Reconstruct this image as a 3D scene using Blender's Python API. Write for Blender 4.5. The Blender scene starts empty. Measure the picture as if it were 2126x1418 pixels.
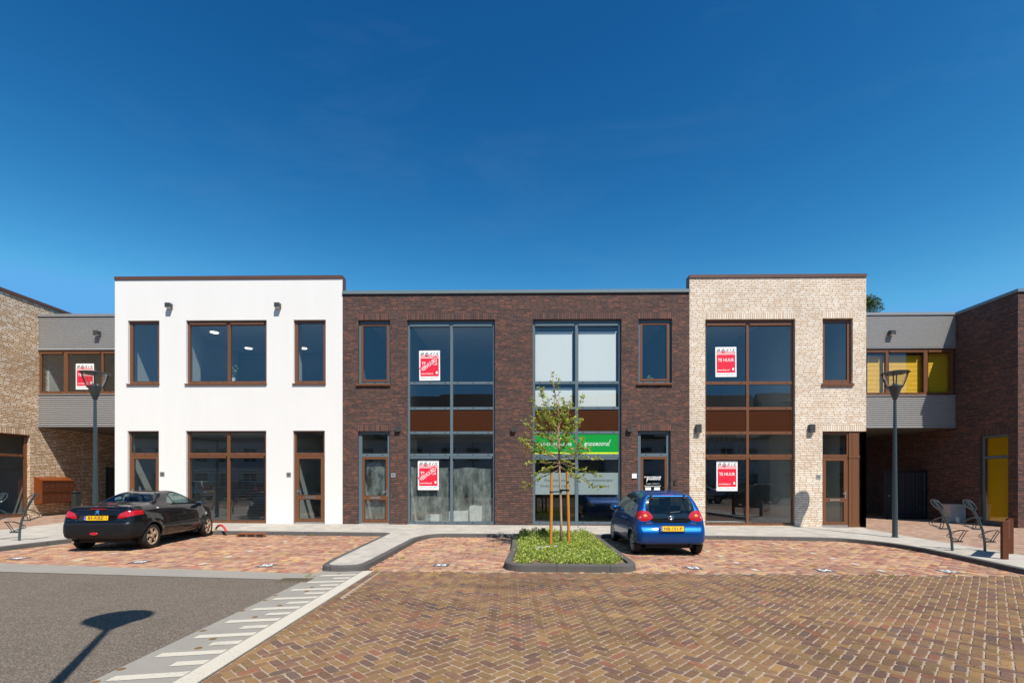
import bpy, math, random
import numpy as np
from mathutils import Vector, Matrix
from mathutils.geometry import tessellate_polygon

R = math.radians
SC = bpy.context.scene
COL = SC.collection

# ------------------------------------------------------------------ camera, sky, sun, exposure
EYE = 1.74                      # eye height above the street
YAW = R(0.85)
FPX, HORIZ = 1004.0, 994.0      # 17 mm shift lens: focal length and horizon row on the 2126 x 1418 frame
cam_d = bpy.data.cameras.new("camera")
cam_d.sensor_width = 36.0
cam_d.lens = 17.0
cam_d.shift_y = (HORIZ - 709.0) / 2126.0
cam_d.clip_end = 2000.0
cam = bpy.data.objects.new("camera", cam_d)
COL.objects.link(cam)
cam.location = (0, 0, EYE)
cam.rotation_euler = (R(90), 0, YAW)
SC.camera = cam

SUN_TO = Vector((-0.555, 1.0, -1.63)).normalized()      # direction the sunlight travels
SUN_EL = math.asin(-SUN_TO.z)
sun_d = bpy.data.lights.new("sun", 'SUN')
sun_d.energy = 5.0
sun_d.angle = R(0.53)
sun_d.color = (1.0, 0.935, 0.845)
sun = bpy.data.objects.new("sun", sun_d)
COL.objects.link(sun)
sun.rotation_euler = SUN_TO.to_track_quat('-Z', 'Y').to_euler()

world = bpy.data.worlds.new("World")
SC.world = world
world.use_nodes = True
wn, wl = world.node_tree.nodes, world.node_tree.links
bg = wn["Background"]
sky = wn.new("ShaderNodeTexSky")
sky.sky_type = 'NISHITA'
sky.sun_disc = False
sky.sun_elevation = SUN_EL
sky.sun_rotation = math.atan2(-SUN_TO.x, -SUN_TO.y)
sky.altitude = 0
sky.air_density = 1.0
sky.dust_density = 0.25
sky.ozone_density = 3.0
sep = wn.new("ShaderNodeSeparateColor"); cmb = wn.new("ShaderNodeCombineColor")      # deep clear blue, as through a polarising filter
wl.new(sky.outputs[0], sep.inputs[0])
for k, (gam, amp, cap) in enumerate(((3.2, 0.1506, 1.75), (2.0, 0.408, 2.75), (1.55, 0.525, 4.9))):
    pw = wn.new("ShaderNodeMath"); pw.operation = 'POWER'; pw.inputs[1].default_value = gam
    mu = wn.new("ShaderNodeMath"); mu.operation = 'MULTIPLY'; mu.inputs[1].default_value = amp
    mn = wn.new("ShaderNodeMath"); mn.operation = 'MINIMUM'; mn.inputs[1].default_value = cap
    wl.new(sep.outputs[k], mn.inputs[0]); wl.new(mn.outputs[0], pw.inputs[0]); wl.new(pw.outputs[0], mu.inputs[0]); wl.new(mu.outputs[0], cmb.inputs[k])
tcw = wn.new("ShaderNodeTexCoord"); mpw = wn.new("ShaderNodeMapping"); mpw.inputs["Scale"].default_value = (1.2, 3.0, 5.0); mpw.inputs["Rotation"].default_value = (0.2, 0.5, 0.3)
wl.new(tcw.outputs["Generated"], mpw.inputs[0])
nzw = wn.new("ShaderNodeTexNoise"); nzw.inputs["Scale"].default_value = 1.6; nzw.inputs["Detail"].default_value = 9; nzw.inputs["Roughness"].default_value = 0.62; nzw.inputs["Distortion"].default_value = 0.6
wl.new(mpw.outputs[0], nzw.inputs["Vector"])
rpw = wn.new("ShaderNodeMapRange"); rpw.inputs[1].default_value = 0.50; rpw.inputs[2].default_value = 0.80; rpw.inputs[3].default_value = 0.0; rpw.inputs[4].default_value = 0.06
wl.new(nzw.outputs[0], rpw.inputs[0])
mxw = wn.new("ShaderNodeMix"); mxw.data_type = 'RGBA'; mxw.inputs[7].default_value = (2.2, 3.2, 4.6, 1)      # a breath of high cirrus
wl.new(rpw.outputs[0], mxw.inputs[0]); wl.new(cmb.outputs[0], mxw.inputs[6])
wl.new(mxw.outputs[2], bg.inputs["Color"])
bg.inputs["Strength"].default_value = 0.10
SC.view_settings.view_transform = 'Standard'
SC.view_settings.look = 'None'
SC.view_settings.exposure = 0.45
SC.view_settings.gamma = 1.0
SC.cycles.max_bounces = 8
SC.cycles.transparent_max_bounces = 16
SC.cycles.caustics_reflective = False
SC.cycles.caustics_refractive = False
SC.cycles.use_denoising = True

# ------------------------------------------------------------------ surveying: from sight lines to metres
_ax, _rt = (-math.sin(YAW), math.cos(YAW)), (math.cos(YAW), math.sin(YAW))
def sight(u, v):
    k = (u - 1063.0) / FPX
    return _ax[0] + _rt[0] * k, _ax[1] + _rt[1] * k, (HORIZ - v) / FPX
def G(x):                       # the street falls gently from left to right
    return -0.005 * (x - 2.0)
def gp(u, v, c=0.0):            # point of the street (raised by c) on a sight line
    d = sight(u, v)
    t = (c + 0.01 - EYE) / (d[2] + 0.005 * d[0])
    return t * d[0], t * d[1]
YF = 16.57                      # front plane of the terrace
def fx(u, Y=YF):
    d = sight(u, 0); return Y / d[1] * d[0]
def fz(u, v, Y=YF):
    d = sight(u, v); return EYE + Y / d[1] * d[2]
def sy(u, X):                   # along a wall that runs towards the viewer at X
    d = sight(u, 0); return X / d[0] * d[1]
def sz(u, v, X):
    d = sight(u, v); return EYE + X / d[0] * d[2]
def ZP(x, y):                   # pavement level
    t = min(1.0, max(0.0, (y - 14.3) / 2.2))
    return G(x) + 0.10 + 0.05 * t

# ------------------------------------------------------------------ mesh building
class MB:
    def __init__(s):
        s.v, s.f, s.m, s.uv, s.col = [], [], [], [], None
    def face(s, pts, m=0, uv=None):
        i = len(s.v)
        s.v.extend([tuple(p) for p in pts])
        s.f.append(tuple(range(i, i + len(pts))))
        s.m.append(m)
        s.uv.append(uv)
    def box(s, x0, x1, y0, y1, z0, z1, m=0, skip=""):
        if x0 > x1: x0, x1 = x1, x0
        if y0 > y1: y0, y1 = y1, y0
        if z0 > z1: z0, z1 = z1, z0
        A = lambda x, y, z: (x, y, z)
        if "-y" not in skip: s.face([A(x0,y0,z0),A(x1,y0,z0),A(x1,y0,z1),A(x0,y0,z1)], m)
        if "+y" not in skip: s.face([A(x1,y1,z0),A(x0,y1,z0),A(x0,y1,z1),A(x1,y1,z1)], m)
        if "-x" not in skip: s.face([A(x0,y1,z0),A(x0,y0,z0),A(x0,y0,z1),A(x0,y1,z1)], m)
        if "+x" not in skip: s.face([A(x1,y0,z0),A(x1,y1,z0),A(x1,y1,z1),A(x1,y0,z1)], m)
        if "-z" not in skip: s.face([A(x0,y1,z0),A(x1,y1,z0),A(x1,y0,z0),A(x0,y0,z0)], m)
        if "+z" not in skip: s.face([A(x0,y0,z1),A(x1,y0,z1),A(x1,y1,z1),A(x0,y1,z1)], m)
    def bar(s, p, q, w, h, m=0, up=(0, 0, 1)):          # rectangular bar from p to q
        p, q = Vector(p), Vector(q)
        d = (q - p).normalized()
        a = d.cross(Vector(up))
        if a.length < 1e-5: a = d.cross(Vector((0, 1, 0)))
        a.normalize(); b = a.cross(d)
        c = [(-w/2, -h/2), (w/2, -h/2), (w/2, h/2), (-w/2, h/2)]
        P = [p + a*i + b*j for i, j in c]; Q = [q + a*i + b*j for i, j in c]
        for k in range(4):
            l = (k + 1) % 4
            s.face([P[l], P[k], Q[k], Q[l]], m)
        s.face(P, m); s.face(Q[::-1], m)
    def tube(s, pts, r, n=8, m=0, caps=True, closed=False):
        P = [Vector(p) for p in pts]
        rr = r if isinstance(r, (list, tuple)) else [r] * len(P)
        rings, ref = [], None
        N = len(P)
        for i, p in enumerate(P):
            if closed: d = P[(i+1) % N] - P[i-1]
            else: d = P[min(i+1, N-1)] - P[max(i-1, 0)]
            d.normalize()
            if ref is None:
                ref = d.orthogonal().normalized()
            a = (ref - d * ref.dot(d)).normalized(); ref = a
            b = d.cross(a)
            rings.append([len(s.v) + k for k in range(n)])
            for k in range(n):
                t = 2 * math.pi * k / n
                s.v.append(tuple(p + (a * math.cos(t) + b * math.sin(t)) * rr[i]))
        for i in range(N if closed else N - 1):
            A, B = rings[i], rings[(i + 1) % N]
            for k in range(n):
                l = (k + 1) % n
                s.f.append((A[k], A[l], B[l], B[k])); s.m.append(m); s.uv.append(None)
        if caps and not closed:
            s.f.append(tuple(rings[0][::-1])); s.m.append(m); s.uv.append(None)
            s.f.append(tuple(rings[-1])); s.m.append(m); s.uv.append(None)
    def lathe(s, prof, c, n=24, m=0, axis='z', M=None):   # prof: (radius, height)
        rings = []
        for r_, h in prof:
            rings.append([len(s.v) + k for k in range(n)])
            for k in range(n):
                t = 2 * math.pi * k / n
                p = Vector((r_ * math.cos(t), r_ * math.sin(t), h))
                if axis == 'x': p = Vector((p.z, p.x, p.y))
                if axis == 'y': p = Vector((p.y, p.z, p.x))
                if M is not None: p = M @ p
                s.v.append(tuple(p + Vector(c)))
        for A, B in zip(rings, rings[1:]):
            for k in range(n):
                l = (k + 1) % n
                s.f.append((A[k], A[l], B[l], B[k])); s.m.append(m); s.uv.append(None)
    def poly(s, pts2, zf, m=0):                          # flat polygon (x, y), z from a function
        tri = tessellate_polygon([[Vector((p[0], p[1], 0)) for p in pts2]])
        i = len(s.v)
        s.v.extend([(p[0], p[1], zf(p[0], p[1])) for p in pts2])
        for t in tri:
            a, b, c = [Vector((*pts2[k][:2], 0)) for k in t]
            t = tuple(i + k for k in t)
            if (b - a).cross(c - a).z < 0: t = t[::-1]
            s.f.append(t); s.m.append(m); s.uv.append(None)
    def geom(s, vs, fs, m=0):
        i = len(s.v)
        s.v.extend(vs)
        for f in fs:
            s.f.append(tuple(i + k for k in f)); s.m.append(m); s.uv.append(None)
    def build(s, name, mats, parent=None, smooth=False, loc=None, colors=None, bevel=0):
        me = bpy.data.meshes.new(name)
        me.from_pydata(s.v, [], s.f)
        if not isinstance(mats, (list, tuple)): mats = [mats]
        for m in mats: me.materials.append(m)
        me.polygons.foreach_set("material_index", s.m)
        uvl = me.uv_layers.new(name="metres")
        nl = len(me.loops)
        li = np.empty(nl, np.int32); me.loops.foreach_get("vertex_index", li)
        V = np.array(s.v, np.float64)
        nor = np.empty(len(me.polygons) * 3, np.float32); me.polygons.foreach_get("normal", nor)
        nor = np.abs(nor.reshape(-1, 3))
        cnt = np.empty(len(me.polygons), np.int32); me.polygons.foreach_get("loop_total", cnt)
        dom = np.repeat(nor.argmax(1), cnt)
        P = V[li]
        U = np.where(dom == 0, P[:, 1], P[:, 0]); W = np.where(dom == 2, P[:, 1], P[:, 2])
        uv = np.stack([U, W], 1)
        k = 0
        for f, q in zip(s.f, s.uv):
            if q is not None: uv[k:k + len(f)] = q
            k += len(f)
        uvl.data.foreach_set("uv", uv.astype(np.float32).ravel())
        if colors is not None:
            ca = me.color_attributes.new("tint", 'FLOAT_COLOR', 'POINT')
            ca.data.foreach_set("color", np.asarray(colors, np.float32).ravel())
        if smooth:
            me.polygons.foreach_set("use_smooth", [True] * len(me.polygons))
            if smooth != True: me.set_sharp_from_angle(angle=R(smooth))
        me.update()
        o = bpy.data.objects.new(name, me)
        COL.objects.link(o)
        if loc is not None: o.location = loc
        if parent is not None: o.parent = parent
        if bevel:
            b = o.modifiers.new("bevel", 'BEVEL'); b.width = bevel; b.segments = 2; b.limit_method = 'ANGLE'
        return o

def tag(o, label=None, cat=None, group=None, kind=None):
    if label: o["label"] = label
    if cat: o["category"] = cat
    if group: o["group"] = group
    if kind: o["kind"] = kind
    return o
def empty(name, loc=(0, 0, 0), rz=0.0):
    o = bpy.data.objects.new(name, None)
    COL.objects.link(o)
    o.location = loc; o.rotation_euler = (0, 0, rz); o.empty_display_size = 0.2
    return o
def copy_tree(o, parent=None):
    c = o.copy(); COL.objects.link(c)
    if parent is not None: c.parent = parent
    for ch in list(o.children): copy_tree(ch, c)
    return c

_tx = {}
def letters(txt, size=1.0, shear=0.0, bold=0.0):          # outline lettering as a flat mesh, centred on its own box
    key = (txt, shear, bold)
    if key not in _tx:
        cu = bpy.data.curves.new("lettering", 'FONT')
        cu.body = txt; cu.size = 1.0; cu.shear = shear; cu.offset = bold; cu.resolution_u = 2
        ob = bpy.data.objects.new("lettering", cu)
        COL.objects.link(ob)
        dg = bpy.context.evaluated_depsgraph_get()
        me = bpy.data.meshes.new_from_object(ob.evaluated_get(dg))
        vs = [(v.co.x, v.co.y) for v in me.vertices]
        fs = [tuple(p.vertices) for p in me.polygons]
        bpy.data.objects.remove(ob); bpy.data.curves.remove(cu); bpy.data.meshes.remove(me)
        x0 = min(p[0] for p in vs); x1 = max(p[0] for p in vs); y0 = min(p[1] for p in vs); y1 = max(p[1] for p in vs)
        vs = [(p[0] - (x0 + x1) / 2, p[1] - (y0 + y1) / 2) for p in vs]
        _tx[key] = (vs, fs, x1 - x0, y1 - y0)
    return _tx[key]
def put_text(mb, txt, cx, cz, w, h, place, m=0, shear=0.0, bold=0.0, rot=0.0):
    """lettering stretched to w x h about (cx, cz); place maps (a, z) to a point in space"""
    vs, fs, tw, th = letters(txt, 1.0, shear, bold)
    c, s_ = math.cos(rot), math.sin(rot)
    out = []
    for x, y in vs:
        x *= w / tw; y *= h / th
        out.append(place(cx + x * c - y * s_, cz + x * s_ + y * c))
    mb.geom(out, fs, m)

# ------------------------------------------------------------------ materials
def lin(c):
    c = c / 255.0
    return c / 12.92 if c <= 0.04045 else ((c + 0.055) / 1.055) ** 2.4
def rgb(r, g, b, k=1.0):
    return (lin(r) * k, lin(g) * k, lin(b) * k, 1.0)
class NT:
    def __init__(s, name):
        s.mat = bpy.data.materials.new(name); s.mat.use_nodes = True
        s.n, s.l = s.mat.node_tree.nodes, s.mat.node_tree.links
        s.p = s.n["Principled BSDF"]; s.out = s.n["Material Output"]
    def new(s, t, **kw):
        nd = s.n.new(t)
        for k, v in kw.items(): setattr(nd, k, v)
        return nd
    def link(s, a, b): s.l.new(a, b)
    def math(s, op, a, b=None, c=None):
        nd = s.new("ShaderNodeMath", operation=op)
        for i, x in enumerate((a, b, c)):
            if x is None: continue
            if isinstance(x, (int, float)): nd.inputs[i].default_value = x
            else: s.link(x, nd.inputs[i])
        return nd.outputs[0]
    def noise(s, scale, detail=4, rough=0.55, vec=None, out=0):
        nd = s.new("ShaderNodeTexNoise")
        nd.inputs["Scale"].default_value = scale; nd.inputs["Detail"].default_value = detail; nd.inputs["Roughness"].default_value = rough
        if vec is not None: s.link(vec, nd.inputs["Vector"])
        return nd.outputs[out]
    def pos(s):
        return s.new("ShaderNodeNewGeometry").outputs["Position"]
    def uv(s):
        return s.new("ShaderNodeTexCoord").outputs["UV"]
    def ramp(s, fac, stops, interp='LINEAR'):
        nd = s.new("ShaderNodeValToRGB"); cr = nd.color_ramp; cr.interpolation = interp
        while len(cr.elements) > 1: cr.elements.remove(cr.elements[-1])
        cr.elements[0].position, cr.elements[0].color = stops[0]
        for p, c in stops[1:]:
            e = cr.elements.new(p); e.color = c
        s.link(fac, nd.inputs[0])
        return nd.outputs[0]
    def mix(s, fac, a, b, mode='MIX'):
        nd = s.new("ShaderNodeMix", data_type='RGBA', blend_type=mode)
        for k, x in ((0, fac), (6, a), (7, b)):
            if isinstance(x, (int, float)): nd.inputs[k].default_value = x
            elif isinstance(x, tuple): nd.inputs[k].default_value = x
            else: s.link(x, nd.inputs[k])
        return nd.outputs[2]
    def bump(s, h, dist=0.01, strength=1.0):
        nd = s.new("ShaderNodeBump"); nd.inputs["Distance"].default_value = dist; nd.inputs["Strength"].default_value = strength
        s.link(h, nd.inputs["Height"]); s.link(nd.outputs[0], s.p.inputs["Normal"])
    def base(s, c, rough=0.6, metal=0.0, spec=0.5):
        if isinstance(c, tuple): s.p.inputs["Base Color"].default_value = c
        else: s.link(c, s.p.inputs["Base Color"])
        s.p.inputs["Roughness"].default_value = rough; s.p.inputs["Metallic"].default_value = metal
        s.p.inputs["Specular IOR Level"].default_value = spec
        return s

def plain(name, c, rough=0.5, metal=0.0, spec=0.5, var=0.10, scale=6.0, coat=0.0, bumpd=0.0):
    t = NT(name)
    f = t.noise(scale, 5, vec=t.pos())
    g = t.math('MULTIPLY_ADD', f, 2 * var, 1 - var)
    col = t.mix(1.0, c, g, 'MULTIPLY')
    t.base(col, rough, metal, spec)
    if coat:
        t.p.inputs["Coat Weight"].default_value = coat; t.p.inputs["Coat Roughness"].default_value = 0.03
    if bumpd: t.bump(t.noise(scale * 12, 3, vec=t.pos()), bumpd)
    return t.mat

def brick_mat(name, stops, mortar, soldier=False, bw=0.218, rh=0.0625, ms=0.0095, rough=0.85, bias=0.0):
    t = NT(name)
    uv = t.uv()
    sp = t.new("ShaderNodeSeparateXYZ"); t.link(uv, sp.inputs[0])
    if soldier:
        vec = uv
    else:
        row = t.math('FLOOR', t.math('DIVIDE', sp.outputs[1], rh))
        wnz = t.new("ShaderNodeTexWhiteNoise", noise_dimensions='1D'); t.link(row, wnz.inputs["W"])
        sh = t.math('MULTIPLY_ADD', wnz.outputs["Value"], bw, sp.outputs[0])
        wob = t.math('MULTIPLY_ADD', t.noise(9.0, 2, vec=uv), 0.007, sp.outputs[1])
        cb = t.new("ShaderNodeCombineXYZ"); t.link(sh, cb.inputs[0]); t.link(wob, cb.inputs[1])
        vec = cb.outputs[0]
    br = t.new("ShaderNodeTexBrick", offset=0.0, squash=1.0)
    br.inputs["Color1"].default_value = (0, 0, 0, 1); br.inputs["Color2"].default_value = (1, 1, 1, 1)
    br.inputs["Mortar"].default_value = (0.5, 0.5, 0.5, 1)
    br.inputs["Scale"].default_value = 1.0; br.inputs["Mortar Size"].default_value = ms
    br.inputs["Mortar Smooth"].default_value = 0.25; br.inputs["Bias"].default_value = bias
    br.inputs["Brick Width"].default_value = bw; br.inputs["Row Height"].default_value = rh
    t.link(vec, br.inputs["Vector"])
    bc = t.ramp(br.outputs["Color"], stops)
    fine = t.noise(60.0, 4, 0.7, vec=uv)
    bc = t.mix(1.0, bc, t.math('MULTIPLY_ADD', fine, 0.5, 0.75), 'MULTIPLY')
    big = t.noise(0.9, 4, vec=uv)
    bc = t.mix(1.0, bc, t.math('MULTIPLY_ADD', big, 0.5, 0.75), 'MULTIPLY')
    mc = t.mix(1.0, mortar, t.math('MULTIPLY_ADD', fine, 0.8, 0.6), 'MULTIPLY')
    t.base(t.mix(br.outputs["Fac"], bc, mc), rough, 0, 0.3)
    h = t.math('ADD', t.math('MULTIPLY', br.outputs["Fac"], -1.0), t.math('MULTIPLY', fine, 0.55))
    t.bump(h, 0.008)
    return t.mat

def glass_mat(name, tint, refl=3.2, rough=0.0, dirt=0.0, ripple=0.0):
    t = NT(name)
    geo = t.new("ShaderNodeNewGeometry")
    fr = t.new("ShaderNodeFresnel")
    t.link(t.math('MULTIPLY_ADD', geo.outputs["Backfacing"], 1 / 1.5 - 1.5, 1.5), fr.inputs["IOR"])
    f = t.math('MINIMUM', t.math('MULTIPLY', fr.outputs[0], refl), 1.0)
    tr = t.new("ShaderNodeBsdfTransparent"); tr.inputs[0].default_value = tint
    gl = t.new("ShaderNodeBsdfGlossy"); gl.inputs["Roughness"].default_value = rough; gl.inputs[0].default_value = (1, 1, 1, 1)
    if ripple:
        bp = t.new("ShaderNodeBump"); bp.inputs["Distance"].default_value = ripple; bp.inputs["Strength"].default_value = 1.0
        t.link(t.noise(0.8, 1, vec=t.pos()), bp.inputs["Height"])
        t.link(bp.outputs[0], gl.inputs["Normal"])
    mx = t.new("ShaderNodeMixShader")
    t.link(f, mx.inputs[0]); t.link(tr.outputs[0], mx.inputs[1]); t.link(gl.outputs[0], mx.inputs[2])
    t.link(mx.outputs[0], t.out.inputs[0])
    return t.mat

def film_mat(name, col, opac_lo, opac_hi, scale):          # thin translucent sheet
    t = NT(name)
    t.p.inputs["Base Color"].default_value = col; t.p.inputs["Roughness"].default_value = 0.35
    tr = t.new("ShaderNodeBsdfTransparent")
    mp = t.new("ShaderNodeMapping"); mp.inputs["Scale"].default_value = (1.0, 1.0, 0.4)
    t.link(t.pos(), mp.inputs[0])
    n = t.noise(scale, 6, 0.7, vec=mp.outputs[0])
    f = t.ramp(n, [(0.35, (opac_lo,) * 3 + (1,)), (0.75, (opac_hi,) * 3 + (1,))])
    mx = t.new("ShaderNodeMixShader")
    t.link(f, mx.inputs[0]); t.link(tr.outputs[0], mx.inputs[1]); t.link(t.p.outputs[0], mx.inputs[2])
    t.link(mx.outputs[0], t.out.inputs[0])
    return t.mat

def tinted_mat(name, k=1.0, rough=0.85, fine=35.0, bumpd=0.004, trans=0.0):     # colour per brick or leaf from the mesh's own tint
    t = NT(name)
    at = t.new("ShaderNodeAttribute", attribute_name="tint")
    n = t.noise(fine, 5, 0.65, vec=t.pos())
    c = t.mix(1.0, at.outputs["Color"], t.math('MULTIPLY_ADD', n, 0.8 * k, 1 - 0.4 * k), 'MULTIPLY')
    b = t.noise(0.7, 4, 0.6, vec=t.pos())
    c = t.mix(1.0, c, t.math('MULTIPLY_ADD', b, 0.7 * k, 1 - 0.35 * k), 'MULTIPLY')
    if not trans:                                         # drips, tyre rubber and swept sand on the paving
        mp = t.new("ShaderNodeMapping"); mp.inputs["Scale"].default_value = (0.55, 1.3, 1); mp.inputs["Rotation"].default_value = (0, 0, 0.5); t.link(t.pos(), mp.inputs[0])
        st = t.ramp(t.noise(0.9, 6, 0.62, vec=mp.outputs[0]), [(0.33, (1.14, 1.11, 1.06, 1)), (0.5, (1, 1, 1, 1)), (0.66, (0.80, 0.79, 0.79, 1))])
        c = t.mix(1.0, c, st, 'MULTIPLY')
        dr = t.ramp(t.noise(2.3, 3, 0.5, vec=t.pos()), [(0.70, (1, 1, 1, 1)), (0.74, (0.62, 0.61, 0.60, 1))])
        c = t.mix(1.0, c, dr, 'MULTIPLY')
    t.base(c, rough, 0, 0.3)
    if bumpd: t.bump(n, bumpd)
    if trans:
        tl = t.new("ShaderNodeBsdfTranslucent"); t.link(c, tl.inputs[0])
        mx = t.new("ShaderNodeMixShader"); mx.inputs[0].default_value = trans
        t.link(t.p.outputs[0], mx.inputs[1]); t.link(tl.outputs[0], mx.inputs[2]); t.link(mx.outputs[0], t.out.inputs[0])
    return t.mat

def stucco():
    t = NT("white_render")
    p = t.pos()
    c = t.mix(t.noise(0.5, 5, 0.6, vec=p), (0.72, 0.70, 0.665, 1), (0.75, 0.732, 0.697, 1))
    mp = t.new("ShaderNodeMapping"); mp.inputs["Scale"].default_value = (3.0, 3.0, 0.25); t.link(p, mp.inputs[0])
    st = t.ramp(t.noise(1.2, 5, 0.6, vec=mp.outputs[0]), [(0.35, (0.94, 0.93, 0.91, 1)), (0.6, (1, 1, 1, 1))])
    t.base(t.mix(0.3, c, st, 'MULTIPLY'), 0.9, 0, 0.2)
    t.bump(t.noise(90, 3, vec=p), 0.002)
    return t.mat

def asphalt_mat():
    t = NT("asphalt")
    p = t.pos()
    v = t.new("ShaderNodeTexVoronoi"); v.inputs["Scale"].default_value = 120.0; t.link(p, v.inputs["Vector"])
    sp = t.new("ShaderNodeSeparateColor"); t.link(v.outputs["Color"], sp.inputs[0])
    agg = t.ramp(sp.outputs[0], [(0.0, rgb(106, 95, 84, .53)), (0.5, rgb(134, 121, 107, .53)), (0.82, rgb(152, 139, 124, .53)), (0.95, rgb(196, 181, 163, .53))])
    big = t.noise(0.55, 6, 0.65, vec=p)
    c = t.mix(1.0, agg, t.math('MULTIPLY_ADD', big, 0.5, 0.75), 'MULTIPLY')
    mp = t.new("ShaderNodeMapping"); mp.inputs["Scale"].default_value = (0.9, 2.6, 1); t.link(p, mp.inputs[0])
    spots = t.ramp(t.noise(2.6, 3, 0.5, vec=mp.outputs[0]), [(0.70, (1, 1, 1, 1)), (0.76, (0.55, 0.54, 0.53, 1))])
    c = t.mix(1.0, c, spots, 'MULTIPLY')
    t.base(c, 0.85, 0, 0.3)
    t.bump(v.outputs["Distance"], 0.006)
    return t.mat

def speckle(name, c, scale=90.0, amt=0.5, rough=0.85, big=0.35, bumpd=0.003, joint=None, tiles=None):
    t = NT(name)
    p = t.pos()
    n = t.noise(scale, 3, 0.7, vec=p)
    col = t.mix(1.0, c, t.math('MULTIPLY_ADD', n, 2 * amt, 1 - amt), 'MULTIPLY')
    col = t.mix(1.0, col, t.math('MULTIPLY_ADD', t.noise(1.1, 6, 0.65, vec=p), 2 * big, 1 - big), 'MULTIPLY')
    h = n
    uv = t.uv()
    sp = t.new("ShaderNodeSeparateXYZ"); t.link(uv, sp.inputs[0])
    if joint:                                             # butt joints every `joint` metres along u
        fr = t.math('FRACT', t.math('DIVIDE', sp.outputs[0], joint))
        j = t.math('LESS_THAN', fr, 0.010 / joint)
        col = t.mix(j, col, (0.015, 0.014, 0.013, 1))
    if tiles:
        br = t.new("ShaderNodeTexBrick", offset=0.5)
        for k, vv in (("Scale", 1.0), ("Mortar Size", 0.004), ("Mortar Smooth", 0.2), ("Bias", 0.0), ("Brick Width", tiles), ("Row Height", tiles)):
            br.inputs[k].default_value = vv
        br.inputs["Color1"].default_value = (0.86, 0.86, 0.87, 1); br.inputs["Color2"].default_value = (1.08, 1.07, 1.05, 1); br.inputs["Mortar"].default_value = (0.62, 0.60, 0.57, 1)
        t.link(uv, br.inputs["Vector"])
        col = t.mix(1.0, col, br.outputs["Color"], 'MULTIPLY')
    t.base(col, rough, 0, 0.3)
    t.bump(h, bumpd)
    return t.mat

M = {}
KF = 0.86          # what the sunlit front walls turn a colour seen in daylight into
M['stucco'] = stucco()
dk = [(0.0, rgb(82, 65, 62, KF)), (0.3, rgb(98, 75, 69, KF)), (0.6, rgb(106, 79, 71, KF)), (0.85, rgb(117, 84, 73, KF)), (1.0, rgb(136, 90, 74, KF))]
M['brick_dark'] = brick_mat("dark_brown_brick", dk, rgb(62, 52, 48, KF))
M['brick_dark_soldier'] = brick_mat("dark_brown_brick_on_end", dk, rgb(62, 52, 50, KF), soldier=True)
bg_ = [(0.0, rgb(224, 203, 180, KF)), (0.3, rgb(234, 218, 198, KF)), (0.7, rgb(241, 229, 211, KF)), (1.0, rgb(246, 237, 223, KF))]
M['brick_beige'] = brick_mat("beige_brick", bg_, rgb(184, 154, 122, KF))
M['brick_beige_soldier'] = brick_mat("beige_brick_on_end", bg_, rgb(180, 146, 110, KF), soldier=True)
lg = [(0.0, rgb(198, 166, 132, 1)), (0.4, rgb(216, 188, 154, 1)), (0.8, rgb(230, 208, 182, 1)), (1.0, rgb(240, 224, 202, 1))]
M['brick_sand'] = brick_mat("sand_brick", lg, rgb(112, 86, 62, KF))
M['brick_sand_soldier'] = brick_mat("sand_brick_on_end", lg, rgb(118, 92, 66, KF), soldier=True)
M['coping_brown'] = plain("brown_coping_metal", rgb(98, 66, 52, KF), 0.45, 0, 0.5, 0.06)
M['frame_brown'] = plain("brown_frame_paint", rgb(116, 76, 50, KF), 0.38, 0, 0.5, 0.07)
M['panel_brown'] = plain("brown_spandrel_enamel", rgb(72, 40, 22, KF), 0.12, 0, 0.5, 0.05)
M['frame_grey'] = plain("grey_frame_paint", rgb(98, 114, 122, KF), 0.38, 0, 0.5, 0.06)
M['coping_grey'] = plain("grey_coping_metal", rgb(112, 130, 134, KF), 0.4, 0, 0.5, 0.06)
M['dark'] = plain("dark_drain_cover", (0.02, 0.02, 0.02, 1), 0.6)
M['steel'] = plain("brushed_steel", (0.62, 0.62, 0.62, 1), 0.28, 0.9, 0.5, 0.05)
M['white'] = plain("white_print", (0.78, 0.79, 0.77, 1), 0.5, 0, 0.4, 0.02)
M['black'] = plain("black_print", (0.012, 0.012, 0.014, 1), 0.5)
M['greytext'] = plain("grey_print", (0.16, 0.16, 0.17, 1), 0.5)
M['red'] = plain("red_print", (0.72, 0.018, 0.045, 1), 0.45, 0, 0.4, 0.04)
M['pink'] = plain("pale_red_print", (0.76, 0.16, 0.18, 1), 0.45, 0, 0.4, 0.04)
M['green'] = plain("green_print", (0.0, 0.27, 0.035, 1), 0.4, 0, 0.4, 0.03)
M['lime'] = plain("lime_print", (0.62, 0.74, 0.02, 1), 0.4, 0, 0.4, 0.03)
M['lamp_dark'] = plain("dark_grey_lamp_paint", rgb(62, 66, 66, KF), 0.45)
M['pole'] = plain("grey_green_pole_paint", rgb(62, 76, 80, KF), 0.35, 0.2)
M['inner'] = plain("inner_wall_paint", (0.46, 0.48, 0.46, 1), 0.9, 0, 0.2, 0.04)
M['inner_dark'] = plain("inner_partition", (0.20, 0.21, 0.22, 1), 0.9, 0, 0.2, 0.1)
M['floor_in'] = plain("screed_floor", (0.50, 0.49, 0.47, 1), 0.7, 0, 0.3, 0.2)
M['ceil'] = plain("ceiling_board", (0.74, 0.75, 0.76, 1), 0.9, 0, 0.2, 0.05)
M['glass'] = glass_mat("double_glazing", (0.82, 0.86, 0.85, 1), 3.0, 0.0, ripple=0.0012)
M['glass_clear'] = glass_mat("clear_glazing", (0.90, 0.93, 0.92, 1), 2.6, 0.0, ripple=0.0012)
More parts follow.
